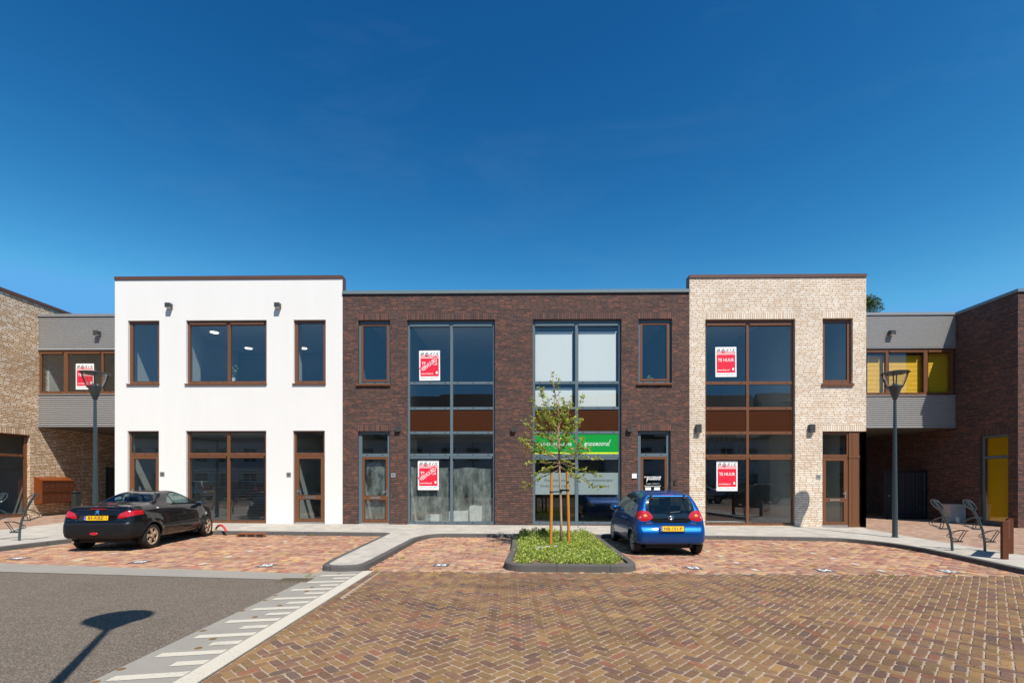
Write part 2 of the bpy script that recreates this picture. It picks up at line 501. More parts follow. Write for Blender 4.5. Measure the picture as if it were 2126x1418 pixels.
M['glass_lamp'] = glass_mat("lamp_glass", (0.90, 0.91, 0.91, 1), 1.6)
M['glass_car'] = glass_mat("car_glass", (0.40, 0.50, 0.49, 1), 1.1)
M['blind_white'] = plain("white_blind_cloth", (0.82, 0.85, 0.83, 1), 0.8, 0, 0.3, 0.05, 14)
M['blind_yellow'] = plain("yellow_blind", (0.97, 0.54, 0.006, 1), 0.5, 0, 0.4, 0.05)
_t = NT('translucent_yellow_blind'); _t.base((0.95, 0.56, 0.012, 1), 0.6, 0, 0.3)
_tl = _t.new('ShaderNodeBsdfTranslucent'); _tl.inputs[0].default_value = (0.95, 0.58, 0.012, 1)
_m = _t.new('ShaderNodeMixShader'); _m.inputs[0].default_value = 0.85; _t.link(_t.p.outputs[0], _m.inputs[1]); _t.link(_tl.outputs[0], _m.inputs[2]); _t.link(_m.outputs[0], _t.out.inputs[0])
M['blind_thin'] = _t.mat
M['blind_grey'] = plain("grey_blind_slats", (0.20, 0.21, 0.22, 1), 0.5, 0, 0.4, 0.05)
M['film'] = film_mat("plastic_dust_sheet", (0.74, 0.80, 0.74, 1), 0.05, 0.55, 4.5)
M['frost'] = film_mat("frosted_film", (0.34, 0.43, 0.42, 1), 0.62, 0.70, 1.0)
M['cladding'] = plain("grey_corrugated_metal", (0.40, 0.395, 0.385, 1), 0.45, 0.0, 0.5, 0.05)
M['trim_grey'] = plain("grey_metal_trim", (0.30, 0.30, 0.30, 1), 0.4, 0.3)
M['soffit'] = plain("dark_soffit_board", (0.09, 0.085, 0.08, 1), 0.8)
M['corten'] = plain("rust_brown_steel", rgb(132, 66, 22, 0.8), 0.5, 0.1, 0.4, 0.15, 20)
M['corten_dark'] = plain("dark_rust_steel", rgb(92, 50, 28, 0.9), 0.55, 0.1, 0.4, 0.2, 12)
M['blackmetal'] = plain("black_painted_metal", (0.012, 0.014, 0.018, 1), 0.4)
M['cabinet'] = plain("grey_cabinet_plastic", (0.40, 0.40, 0.38, 1), 0.55)
M['galv'] = plain("galvanised_tube", rgb(96, 112, 118, 0.7), 0.3, 0.6, 0.5, 0.1)
M['stake'] = plain("varnished_stake_wood", rgb(196, 132, 48, 0.85), 0.6, 0, 0.4, 0.25, 14)
M['bark'] = plain("young_bark", rgb(188, 160, 130, 0.75), 0.85, 0, 0.2, 0.35, 30, bumpd=0.004)
M['rubber'] = plain("black_rubber", (0.018, 0.018, 0.018, 1), 0.7, 0, 0.3, 0.2, 20)
M['leaf'] = tinted_mat("leaf", 0.25, 0.45, 8.0, 0, 0.35)
M['soil'] = speckle("dry_soil", rgb(150, 126, 104, 0.5), 40, 0.6)
M['paver'] = tinted_mat("fired_paving_brick", 1.0)
M['sand'] = speckle("joint_sand", rgb(208, 186, 162, 0.5), 120, 0.35)
M['asphalt'] = asphalt_mat()
M['pavement'] = speckle("pale_paving_slabs", rgb(226, 218, 205, 0.52), 60, 0.10, 0.9, 0.10, 0.001, tiles=0.30)
M['kerb'] = speckle("dark_kerb_concrete", rgb(112, 108, 104, 0.55), 110, 0.45, 0.85, 0.35, 0.003, joint=1.0)
M['concrete'] = speckle("grey_concrete", rgb(188, 182, 170, 0.5), 120, 0.22, 0.9, 0.16)
M['paint'] = speckle("worn_white_road_paint", rgb(240, 232, 214, 0.54), 70, 0.08, 0.75, 0.08)
def worn_paint():
    t = NT("worn_road_paint")
    p = t.pos()
    n = t.noise(34.0, 5, 0.7, vec=p); b = t.noise(3.0, 4, 0.6, vec=p)
    w = t.ramp(t.math('ADD', t.math('MULTIPLY', n, 0.65), t.math('MULTIPLY', b, 0.35)), [(0.36, (0.15, 0.15, 0.15, 1)), (0.45, (1, 1, 1, 1))])
    t.base(t.mix(w, rgb(196, 188, 172, .5), rgb(240, 231, 212, .545)), 0.8, 0, 0.3)
    return t.mat
M['paint'] = worn_paint()
M['far_paver'] = brick_mat("pink_paving_brick", [(0.0, rgb(176, 132, 114, .5)), (0.4, rgb(206, 160, 138, .5)), (0.75, rgb(222, 184, 156, .5)), (1.0, rgb(234, 204, 168, .5))], rgb(206, 180, 160, .5), rh=0.075, bw=0.21)
M['light'] = NT("ceiling_lamp_glow").mat
_p = M['light'].node_tree.nodes["Principled BSDF"]; _p.inputs["Emission Color"].default_value = (1, 0.95, 0.85, 1); _p.inputs["Emission Strength"].default_value = 2.5
# ------------------------------------------------------------------ GROUND
rng = random.Random(7)
g = MB()
g.face([(-150, -150, -0.06 - 0.005 * -152), (150, -150, -0.06 - 0.005 * 148), (150, 150, -0.06 - 0.005 * 148), (-150, 150, -0.06 - 0.005 * -152)])
tag(g.build("ground", M['sand']), kind="structure")

def inside(poly, x, y):
    r_, n = False, len(poly)
    for i in range(n):
        x0, y0 = poly[i][:2]; x1, y1 = poly[i - 1][:2]
        if (y0 > y) != (y1 > y) and x < (x1 - x0) * (y - y0) / (y1 - y0) + x0: r_ = not r_
    return r_

def rounded(pts, radii, n=6):
    """polyline with its inner corners rounded"""
    out = [pts[0]]
    for i in range(1, len(pts) - 1):
        p, a, b = Vector(pts[i]), Vector(pts[i - 1]), Vector(pts[i + 1])
        r_ = radii if isinstance(radii, (int, float)) else radii[i]
        if r_ <= 0: out.append(tuple(p)); continue
        u, w = (a - p), (b - p)
        r_ = min(r_, u.length * 0.5, w.length * 0.5)
        s0, s1 = p + u.normalized() * r_, p + w.normalized() * r_
        for k in range(n + 1):
            t = k / n
            q = s0 * (1 - t) ** 2 + p * 2 * t * (1 - t) + s1 * t * t
            out.append((q.x, q.y))
    out.append(pts[-1])
    return out

# --- kerb line of the pavement, from the left spur round to the right spur (outer foot of the kerb)
KERB = rounded([(-12.3, 6.0), (-12.05, 10.6), (-11.75, 12.6), (-11.35, 14.15), (-9.2, 14.5), (-5.2, 14.40), (-3.95, 14.36), (-3.80, 9.6), (-3.72, 8.86), (-2.90, 8.92),
                (-2.86, 9.7), (-2.80, 13.4), (-2.45, 14.24), (2.0, 14.26), (6.0, 14.15), (9.15, 13.86), (9.72, 12.9), (9.78, 12.0), (9.62, 10.6), (9.35, 9.1), (9.0, 6.0)],
               [0, .4, .8, .8, .5, .5, .15, .4, .5, .5, .4, .7, .8, .5, .5, .5, .5, .6, .8, .8, 0])
KW = 0.13
def offset(path, d, closed=False):
    out, n = [], len(path)
    for i, p in enumerate(path):
        a = Vector(path[i - 1] if (i > 0 or closed) else p); b = Vector(path[(i + 1) % n] if (i < n - 1 or closed) else p)
        t = (b - a).normalized()
        nrm = Vector((-t.y, t.x))
        q = Vector(p) + nrm * d
        out.append((q.x, q.y))
    return out
def kerb_sweep(path, name, h=0.10, closed=False, w=KW):
    """kerb stones: battered face, rounded arris, flat top; the pavement side is to the left of the path"""
    prof = [(0.0, -0.12), (0.0, 0.0), (0.012, h - 0.022), (0.018, h - 0.008), (0.032, h), (w, h), (w, -0.12)]
    mb = MB(); n = len(path)
    offs = [offset(path, d, closed) for d, _ in prof]
    L = [0.0]
    for i in range(1, n + 1): L.append(L[-1] + (Vector(path[i % n]) - Vector(path[i - 1])).length)
    pl = [0.0]
    for a, b in zip(prof, prof[1:]): pl.append(pl[-1] + math.hypot(b[0] - a[0], b[1] - a[1]))
    for i in range(n if closed else n - 1):
        j = (i + 1) % n
        for k in range(len(prof) - 1):
            P = [offs[k][i], offs[k][j], offs[k + 1][j], offs[k + 1][i]]
            Z = [prof[k][1], prof[k][1], prof[k + 1][1], prof[k + 1][1]]
            mb.face([(p[0], p[1], G(p[0]) + z) for p, z in zip(P, Z)], 0, [(L[i], pl[k]), (L[i + 1], pl[k]), (L[i + 1], pl[k + 1]), (L[i], pl[k + 1])])
    return tag(mb.build(name, M['kerb'], smooth=35), kind="structure")
kerb_sweep(KERB, "kerb")

# --- pavement of pale slabs inside the kerb
INN = offset(KERB, KW - 0.004)
pv = MB()
def ribbon(mb, A, B, zf, n=1, m=0):
    for i in range(len(A) - 1):
        for k in range(n):
            q = lambda P, Q, t: (P[0] + (Q[0] - P[0]) * t, P[1] + (Q[1] - P[1]) * t)
            p = [q(A[i], B[i], k / n), q(A[i + 1], B[i + 1], k / n), q(A[i + 1], B[i + 1], (k + 1) / n), q(A[i], B[i], (k + 1) / n)]
            mb.face([(x, y, zf(x, y)) for x, y in p], m)
iA = min(range(len(INN)), key=lambda i: (INN[i][0] + 11.2) ** 2 + (INN[i][1] - 14.2) ** 2)
iB = min(range(len(INN)), key=lambda i: (INN[i][0] - 9.1) ** 2 + (INN[i][1] - 14.0) ** 2)
# strip along the terrace, broken where the island leaves it
i0 = max(i for i in range(len(INN)) if INN[i][0] < -3.8 and INN[i][1] > 14.2)
i1 = min(i for i in range(len(INN)) if INN[i][0] > -2.6 and INN[i][1] > 14.0)
row = INN[iA:i0 + 1] + INN[i1:iB + 1]
row = [(-11.3, 14.38)] + row[1:]
topz = lambda x, y: ZP(x, y) - 0.001
ribbon(pv, row, [(p[0], YF + 0.12) for p in row], topz, 4)
isl = INN[i0:i1 + 1]
pv.poly(isl, topz)
left = INN[:iA + 1]
ribbon(pv, left, [(-15.75, p[1]) for p in left], topz, 2)
lc = left[-1]
pv.face([(-15.75, lc[1], topz(-15.75, lc[1])), (lc[0], lc[1], topz(*lc)), (-11.3, 14.38, topz(-11.3, 14.38)), (-11.3, YF + .12, topz(-11.3, YF)), (-15.75, YF + .12, topz(-15.75, YF))][::1])
right = INN[iB:]
def xr(y): return 11.56 if y > 16 else 11.56 - 0.075 * (16 - y)
ribbon(pv, right, [(xr(p[1]), p[1]) for p in right], topz, 2)
rc = right[0]
pv.face([(rc[0], rc[1], topz(*rc)), (xr(rc[1]), rc[1], topz(xr(rc[1]), rc[1])), (11.56, YF + .12, topz(11.56, YF)), (rc[0], YF + .12, topz(rc[0], YF))])
tag(pv.build("pavement", M['pavement']), kind="structure")

# --- brick yards beyond the spurs and through the two passages
fp = MB()
zy = lambda x, y: ZP(x, y) - 0.005
for x0, x1 in ((-22.0, -15.75), ):
    for y0, y1 in ((4, 14.3), (14.3, 16.5), (16.5, 34)):
        fp.face([(x0, y0, zy(x0, y0)), (x1, y0, zy(x1, y0)), (x1, y1, zy(x1, y1)), (x0, y1, zy(x0, y1))])
fp.face([(-15.75, YF + .12, zy(-15.75, 17)), (-13.8, YF + .12, zy(-13.8, 17)), (-13.8, 34, zy(-13.8, 34)), (-15.75, 34, zy(-15.75, 34))])
for y0, y1 in ((4, 14.3), (14.3, 16.0), (16.0, YF + .12)):
    fp.face([(xr(y0), y0, zy(xr(y0), y0)), (26, y0, zy(26, y0)), (26, y1, zy(26, y1)), (xr(y1), y1, zy(xr(y1), y1))])
fp.face([(11.3, YF + .12, zy(11.3, 17)), (26, YF + .12, zy(26, 17)), (26, 34, zy(26, 34)), (11.3, 34, zy(11.3, 34))])
tag(fp.build("paved_yard", M['far_paver']), kind="structure")

# --- asphalt road, concrete edge strip and the ramp strip with its white teeth
XS0, XS1 = -3.62, -2.70                                   # ramp strip, runs straight away from the viewer
def ct(x): return 8.62 + (-3.26 - x) * 0.118              # far edge of the concrete edge strip
def cb(x): return 8.15 + (-3.70 - x) * 0.088              # near edge
zs = lambda d: (lambda x, y: G(x) + d)
rd = MB(); rd.poly([(-60, -60), (XS0, -60), (XS0, cb(XS0)), (-14, cb(-14)), (-60, cb(-14))], zs(-0.006))
tag(rd.build("road", M['asphalt']), kind="structure")
r2 = MB(); r2.poly([(XS0, -60), (60, -60), (60, 1.2), (XS0, 1.2)], zs(-0.010))
tag(r2.build("road", M['asphalt']), kind="structure")
cs = MB(); cs.poly([(-14, cb(-14)), (XS0, cb(XS0)), (XS0, ct(XS0)), (-14, ct(-14))], zs(-0.001))
cs.poly([(XS0, 0), (XS1, 0), (XS1, 8.97), (XS0, 8.92)], zs(0.002))
tag(cs.build("concrete_strip", M['concrete']), kind="structure")
mk = MB()
mk.poly([(XS1 - 0.22, 0), (XS1, 0), (XS1 - 0.02, 8.96), (XS1 - 0.20, 8.96)], zs(0.006))
yy, k = 0.3, 0
while yy < 8.7:
    ln = 0.60 if k % 2 == 0 else 0.30
    mk.poly([(XS1 - 0.20 - ln, yy - 0.20 * ln), (XS1 - 0.222, yy), (XS1 - 0.222, yy + 0.115), (XS1 - 0.20 - ln, yy + 0.115 - 0.20 * ln)], zs(0.006))
    yy += 0.275; k += 1
tag(mk.build("road_marking", M['paint']), kind="structure")
pins = MB()
for k in range(32):
    if rng.random() < 0.7:
        pins.lathe([(0.0, 0.006), (0.035, 0.005), (0.04, -0.01)], (XS1 - 0.22 - rng.choice((0.34, 0.66)) + rng.uniform(-.02, .02), 0.45 + k * 0.275, G(XS1) + 0.003), 10)
tag(pins.build("strip_pin", plain("rusty_pin", rgb(150, 112, 60, .5), 0.7)), kind="structure")

# --- brick paving: every brick is a small worn block
def lay_bricks(name, region, ang, W_, pal, seed, joint=0.0105, skip=(), k_alb=0.5, bbox=None, tilt=0.012, edge=()):
    rg = random.Random(seed)
    xs = [p[0] for p in region]; ys = [p[1] for p in region]
    bb = (min(xs), max(xs), min(ys), max(ys))
    ca, sa = math.cos(ang), math.sin(ang)
    V, F, C = [], [], []
    def brick(cx, cy, L, B, a):
        i = len(V)
        c, s_ = math.cos(a), math.sin(a)
        hx, hy = L / 2 - joint / 2 - rg.uniform(0, .003), B / 2 - joint / 2 - rg.uniform(0, .003)
        cr = rg.uniform(0.008, 0.018)
        dz = rg.gauss(0, 0.0014); tx, ty = rg.gauss(0, tilt), rg.gauss(0, tilt)
        oct_ = [(-hx + cr, -hy), (hx - cr, -hy), (hx, -hy + cr), (hx, hy - cr), (hx - cr, hy), (-hx + cr, hy), (-hx, hy - cr), (-hx, -hy + cr)]
        col = list(rg.choices(pal, [q[3] for q in pal])[0][:3]); f = rg.uniform(0.88, 1.13)
        base = [lin(q) * k_alb * f for q in col]
        for s, z in ((0.90, 0.0), (1.0, -0.005), (1.0, -0.025)):
            for px, py in oct_:
                x_ = px * (1 if s == 1.0 else 1 - 0.006 / max(hx, .01)); y_ = py * (1 if s == 1.0 else 1 - 0.006 / max(hy, .01))
                x_ += rg.uniform(-.0015, .0015); y_ += rg.uniform(-.0015, .0015)
                X = cx + x_ * c - y_ * s_; Y = cy + x_ * s_ + y_ * c
                V.append((X, Y, G(X) + z + dz + x_ * tx + y_ * ty))
                C.append((*base, 1.0))
        F.append(tuple(range(i, i + 8)))
        for r_ in range(2):
            for q in range(8):
                F.append((i + r_ * 8 + q, i + r_ * 8 + 8 + q, i + r_ * 8 + 8 + (q + 1) % 8, i + r_ * 8 + (q + 1) % 8))
    cxm, cym = (bb[0] + bb[1]) / 2, (bb[2] + bb[3]) / 2
    rad = math.hypot(bb[1] - bb[0], bb[3] - bb[2]) / 2 + 0.6
    n = int(rad / W_) + 4
    for a in range(-2 * n, 2 * n):
        for b in range(-n, n):
            ox, oy = (a + 2 * b) * W_, (a - 2 * b) * W_
            if abs(ox) > rad + .5 or abs(oy) > rad + .5: continue
            for (qx, qy, L, B, r_) in ((ox + W_, oy + W_ / 2, 2 * W_, W_, 0.0), (ox + 2.5 * W_, oy, 2 * W_, W_, math.pi / 2)):
                X = cxm + qx * ca - qy * sa; Y = cym + qx * sa + qy * ca
                if not (bb[0] <= X <= bb[1] and bb[2] <= Y <= bb[3]): continue
                if not inside(region, X, Y): continue
                if any(inside(s, X, Y) for s in skip): continue
                brick(X + rg.gauss(0, .0016), Y + rg.gauss(0, .0016), L, B, ang + r_ + rg.gauss(0, 0.018))
    for (p, q) in edge:                                   # a course laid along an edge
        p, q = Vector(p), Vector(q); d = q - p; m_ = int(d.length / (2 * W_))
        for k in range(m_):
            c_ = p + d * ((k + 0.5) / m_)
            brick(c_.x, c_.y, d.length / m_, W_, math.atan2(d.y, d.x))
    mb = MB(); mb.v = V; mb.f = F; mb.m = [0] * len(F); mb.uv = [None] * len(F)
    return tag(mb.build(name, M['paver'], colors=C), kind="structure")
bed = MB()
bed.poly([(XS1, 1.2), (60, 1.2), (60, 9.0), (9.6, 9.0), (9.9, 14.0), (-3.0, 14.5), (XS1, 8.9)], zs(-0.0065))
bed.poly([(-12.2, ct(-12.2)), (XS0, ct(XS0)), (-3.0, 14.6), (-11.5, 14.6)], zs(-0.0065))
tag(bed.build("brick_bed", M['sand']), kind="structure")
PAL_F = [(164, 130, 91, 3), (155, 120, 88, 4), (146, 112, 88, 4), (134, 103, 88, 2.2), (160, 111, 85, 1.4), (172, 135, 90, 1.2), (130, 106, 92, .8), (154, 124, 88, 2.6)]
PAL_B = [(210, 160, 130, 3), (224, 186, 138, 1.6), (192, 148, 130, 2.4), (196, 132, 108, 1.6), (214, 174, 142, 3), (178, 130, 112, 1.2), (228, 180, 116, .4)]
PL = (-0.30, 2.26, 9.02, 14.1)                             # planter footprint
plan_r = [(PL[0] + .06, PL[2] + .06), (PL[1] - .06, PL[2] + .06), (PL[1] - .06, 14.3), (PL[0] + .06, 14.3)]
isl_r = [(-3.85, 8.95), (-2.95, 8.95), (-2.85, 14.6), (-3.95, 14.6)]
YB = 8.98                                                  # where the diagonal bond meets the parking bays
front = [(XS1 + 0.10, 2.2), (13.5, 2.2), (13.5, YB), (XS1 + 0.10, YB)]
lay_bricks("brick_road", front, R(45) + R(1.0), 0.100, PAL_F, 3, skip=(plan_r,), k_alb=0.53, edge=(((XS1 + 0.055, 2.2), (XS1 + 0.055, YB)),))
mid = [(-2.86, YB + .03), (9.7, YB + .03), (9.85, 12.2), (9.3, 13.9), (6, 14.2), (-2.4, 14.3), (-2.85, 13.4)]
lay_bricks("parking_bay", mid, R(0.4), 0.100, PAL_B, 5, skip=(plan_r,), k_alb=0.54)
lb = [(-12.1, ct(-12.1) + .06), (-3.76, ct(-3.76) + .04), (-3.9, 14.42), (-9.2, 14.5), (-11.4, 14.2)]
lay_bricks("parking_bay", lb, R(-1.0), 0.100, PAL_B, 6, k_alb=0.54)

# --- white bay bricks and number tiles
def flush(mb, x, y, w, l, m=0, c=0.004, rot=0.0):
    cr, sr = math.cos(rot), math.sin(rot)
    P = [(x + a * cr - b * sr, y + a * sr + b * cr) for a, b in ((-w / 2, -l / 2), (w / 2, -l / 2), (w / 2, l / 2), (-w / 2, l / 2))]
    mb.face([(p[0], p[1], G(p[0]) + c) for p in P], m)
bb = MB()
for x, ys in ((-9.14, [9.91 + .875 * k for k in range(5)]), (-6.33, [9.58 + .85 * k for k in range(6)]), (4.55, [9.4, 10.2, 11.01, 11.75, 12.55, 13.3]), (6.96, [9.4, 10.14, 10.85, 11.6, 12.43, 13.28])):
    for y in ys: flush(bb, x + rng.uniform(-.01, .01), y, 0.10, 0.21, 0, 0.0042)
tag(bb.build("bay_marking", M['paint']), kind="structure")
tile_m = plain("dark_number_tile", rgb(104, 112, 116, .5), 0.8, var=0.2, scale=40)
for (x, y, s) in ((-10.58, 10.06, "48"), (-7.72, 9.72, "49"), (-4.97, 9.44, "50"), (-1.55, 9.63, "52"), (3.42, 9.55, "53"), (5.87, 9.38, "54"), (8.21, 9.37, "55")):
    t = MB(); flush(t, x, y, 0.30, 0.30, 0, 0.0042)
    put_text(t, s, x, y, 0.21, 0.20, lambda a, b: (a, b, G(a) + 0.0085), 1, bold=0.03)
    tag(t.build("bay_number_tile", [tile_m, M['white']]), {"48": "dark number tile in the leftmost parking bay beside the kerb", "49": "dark number tile in the bay behind the black convertible",
        "50": "dark number tile left of the pale kerbed island", "52": "dark number tile in the bay between the island and the planted bed", "53": "dark number tile in the bay behind the blue hatchback",
        "54": "dark number tile in the empty bay right of the blue hatchback", "55": "rightmost dark number tile near the dark spur kerb"}[s], "number tile", "number tiles set in the parking bays")

# --- drain grate in the road edge, rusty gully in the kerb, red hoop, small covers
t = MB()
x, y = gp(614, 1204)
z = G(x) + 0.004
for k in range(7): t.box(x - .24 + k * .07, x - .216 + k * .07, y - .14, y + .12, z - .03, z + .006, 0)
for a in (y - .16, y + .12): t.box(x - .26, x + .24, a, a + .025, z - .03, z + .007, 0)
for a in (x - .275, x + .235): t.box(a, a + .02, y - .16, y + .145, z - .03, z + .0065, 0)
t.face([(x - .25, y - .14, z - .002), (x + .23, y - .14, z - .002), (x + .23, y + .12, z - .002), (x - .25, y + .12, z - .002)], 1)
tag(t.build("drain_grate", [plain("cast_iron", rgb(150, 132, 104, .5), 0.7, 0.0), M['dark']]), "cast iron drain grate where the pale strip meets the asphalt", "drain grate")
x, y = gp(522, 1114.5); y -= 0.02
t = MB(); z = G(x)
t.box(x - .42, x + .42, y - .012, y + .20, z + .101, z + .112, 0)
t.box(x - .42, x + .42, y - .012, y + .004, z + .075, z + .101, 0)
for k in range(4): t.box(x - .42 + k * .26, x - .36 + k * .26, y - .012, y + .004, z - .01, z + .075, 0)
t.face([(x - .4, y - .006, z), (x + .4, y - .006, z), (x + .4, y - .006, z + .075), (x - .4, y - .006, z + .075)], 1)
tag(t.build("kerb_gully", [plain("rusty_iron", rgb(160, 96, 62, .55), 0.8, var=.3, scale=25), M['dark']]), "rusty iron gully with three openings set in the kerb", "gully")
p0, p1 = gp(447, 1100.5, .11), gp(470, 1104, .11)
pts = []
for k in range(15):
    s = k / 14
    pts.append((p0[0] + (p1[0] - p0[0]) * s, p0[1] + (p1[1] - p0[1]) * s, ZP(p0[0], p0[1]) + 0.17 * math.sin(math.pi * s) ** 0.8 + .01))
t = MB(); t.tube(pts[1:], 0.032, 10, 0); t.tube([pts[0], pts[1]], 0.033, 10, 1)
tag(t.build("bent_hoop", [plain("faded_red_plastic", rgb(214, 66, 66, .8), 0.5), M['lime']], smooth=40), "red bent hoop with a yellow end standing on the pavement", "hoop")
x, y = gp(912, 1142)
t = MB(); flush(t, x, y, .42, .20, 0, .0045)
tag(t.build("valve_cover", plain("pale_metal_cover", rgb(200, 178, 138, .5), 0.7)), "small pale metal cover in the bay left of the planted bed", "cover")

# --- planted bed: kerb ring, soil, ground cover
ring = []
rc_ = [(0.42, 0.42), (0.42, 0.42)]
def arc(cx, cy, r_, a0, a1, n=7): return [(cx + r_ * math.cos(R(a0 + (a1 - a0) * k / n)), cy + r_ * math.sin(R(a0 + (a1 - a0) * k / n))) for k in range(n + 1)]
ring = [(PL[0] + .1, 14.2)] + [(PL[0] + .1 - .0 * k, 14.2 - k) for k in range(1, 4)] + arc(PL[0] + .42, PL[2] + .42, .42, 180, 270) + arc(PL[1] - .42, PL[2] + .42, .42, 270, 360) + [(PL[1], 14.2 - k) for k in range(3, -1, -1)]
kerb_sweep(ring, "planter_kerb", 0.13, w=0.15)
soil = offset(ring, .145)
sb = MB(); sb.poly(soil, lambda x, y: G(x) + 0.085)
tag(sb.build("planting_bed", M['soil']), kind="structure")
def leafball(V, F, C, cx, cy, cz, rx, rz, n, size, pal, rg, up=0.5, k=1.0):
    for _ in range(n):
        th = rg.uniform(0, 2 * math.pi); s = math.sqrt(rg.random()); h = rg.random()
        x = cx + rx * s * math.cos(th); y = cy + rx * s * math.sin(th); z = cz + rz * h * (1 - 0.55 * s * s)
        d = Vector((rg.gauss(0, 1), rg.gauss(0, 1), rg.gauss(up, 0.7))).normalized()
        w = d.orthogonal().normalized()
        w = (Matrix.Rotation(rg.uniform(0, 6.28), 3, d) @ w)
        L = size * rg.uniform(.7, 1.35); B = L * rg.uniform(.32, .5)
        nrm = d.cross(w) * L * 0.12
        p = Vector((x, y, z)); i = len(V)
        V.extend([tuple(p - d * L * .5), tuple(p + w * B * .5 + nrm), tuple(p + d * L * .5), tuple(p - w * B * .5 + nrm)])
        F.append((i, i + 1, i + 2, i + 3))
        c = rg.choice(pal); f = rg.uniform(.75, 1.2) * k
        C.extend([(lin(c[0]) * f, lin(c[1]) * f, lin(c[2]) * f, 1)] * 4)
V, F, C = [], [], []
rg = random.Random(11)
PALG = [(142, 156, 62), (158, 168, 74), (122, 142, 56), (108, 128, 58), (172, 178, 98), (146, 150, 84), (92, 112, 48)]
n = 0
while n < 620:
    x, y = rg.uniform(-.02, 2.05), rg.uniform(9.25, 14.15)
    edge_d = min(x + .05, 2.1 - x, y - 9.2)
    if edge_d < 0.10 and rg.random() < .6: continue
    if y < 9.9 and rg.random() < .35: continue
    h = rg.uniform(.10, .22) * (0.7 if edge_d < .15 else 1.0) * (1.35 if y > 12.8 else 1.0)
    leafball(V, F, C, x, y, G(x) + .08, rg.uniform(.09, .17), h, 58, .050, PALG, rg, 0.8, 1.0 if (y > 13 and x < .6) else 1.4)
    n += 1
for _ in range(5):
    leafball(V, F, C, rg.uniform(.15, .7), rg.uniform(13.2, 14.0), .12, .12, .27, 70, .07, [(70, 100, 44), (86, 112, 48)], rg, 1.0, .7)
for c_, pos_ in (((230, 214, 30), [(1.35, 11.0), (1.9, 11.6), (.55, 10.3)]), ((236, 226, 232), [(.42, 10.4), (.5, 10.35), (.62, 10.5), (.38, 10.2), (.8, 10.55)])):
    for px, py in pos_: leafball(V, F, C, px, py, G(px) + .26, .035, .03, 12, .035, [c_], rg, 0.3, 1.0)
mb = MB(); mb.v, mb.f, mb.m, mb.uv = V, F, [0] * len(F), [None] * len(F)
tag(mb.build("ground_cover", M['leaf'], colors=C), "low dense green ground cover filling the kerbed bed", "ground cover", kind="stuff")
# weeds in the joints of the brick road
V, F, C = [], [], []
for _ in range(150):
    x, y = rg.uniform(-2.5, 8), 2.6 + 6 * rg.random() ** 1.2
    leafball(V, F, C, x, y, G(x) - .004, .018, .014, 7, .018, [(120, 140, 50), (150, 160, 60)], rg, .5, .7)
for (u, v) in ((640, 1196), (836, 1160), (1905, 1143), (1893, 1142), (1850, 1196), (1975, 1196), (783, 1186), (648, 1112), (1815, 1196)):
    x, y = gp(u, v); leafball(V, F, C, x, y, G(x), .06, .06, 26, .03, [(150, 160, 60), (170, 160, 40)], rg, .6, .8)
mb = MB(); mb.v, mb.f, mb.m, mb.uv = V, F, [0] * len(F), [None] * len(F)
tag(mb.build("joint_weeds", M['leaf'], colors=C), "tiny green weeds growing in the paving joints", "weeds", kind="stuff")
# ------------------------------------------------------------------ BUILDINGS
def wall_sheet(mb, a0, a1, z0, z1, at, holes=(), lintels=(), thick=0.30, m=0, ml=1, flip=False):
    """wall of thickness `thick` with openings; at(a, z, n) gives the point n metres behind the face"""
    A = sorted({a0, a1, *[h[0] for h in holes], *[h[1] for h in holes], *[l[0] for l in lintels], *[l[1] for l in lintels]})
    Z = sorted({z0, z1, *[h[2] for h in holes], *[h[3] for h in holes], *[l[2] for l in lintels], *[l[3] for l in lintels]})
    A = [a for a in A if a0 <= a <= a1]; Z = [z for z in Z if z0 <= z <= z1]
    inn = lambda r, a, z: r[0] < a < r[1] and r[2] < z < r[3]
    def q(P, mi, uv=None):
        if flip: P = P[::-1]; uv = uv[::-1] if uv else None
        mb.face(P, mi, uv)
    for i in range(len(A) - 1):
        for k in range(len(Z) - 1):
            ca, cz = (A[i] + A[i + 1]) / 2, (Z[k] + Z[k + 1]) / 2
            if any(inn(h, ca, cz) for h in holes): continue
            lt = next((l for l in lintels if inn(l, ca, cz)), None)
            P = [(A[i], Z[k]), (A[i + 1], Z[k]), (A[i + 1], Z[k + 1]), (A[i], Z[k + 1])]
            if lt:
                sc = 0.208 / (lt[3] - lt[2])
                uv = [((z - lt[2]) * sc + 0.006, a) for a, z in P]
                q([at(a, z, 0) for a, z in P], ml, uv)
            else:
                q([at(a, z, 0) for a, z in P], m, [(a, z) for a, z in P])
            q([at(a, z, thick) for a, z in P[::-1]], 2)
    for h in holes:
        b0, b1, y0, y1 = h[:4]
        for (p, r_, uvf) in (((b0, y0), (b0, y1), 0), ((b1, y1), (b1, y0), 0), ((b0, y1), (b1, y1), 1), ((b1, y0), (b0, y0), 1)):
            P = [at(*p, 0), at(*p, thick), at(*r_, thick), at(*r_, 0)]
            if uvf == 0: uv = [(0, p[1]), (thick, p[1]), (thick, r_[1]), (0, r_[1])]
            else: uv = [(p[0], 0), (p[0], thick), (r_[0], thick), (r_[0], 0)]
            q(P, m, uv)

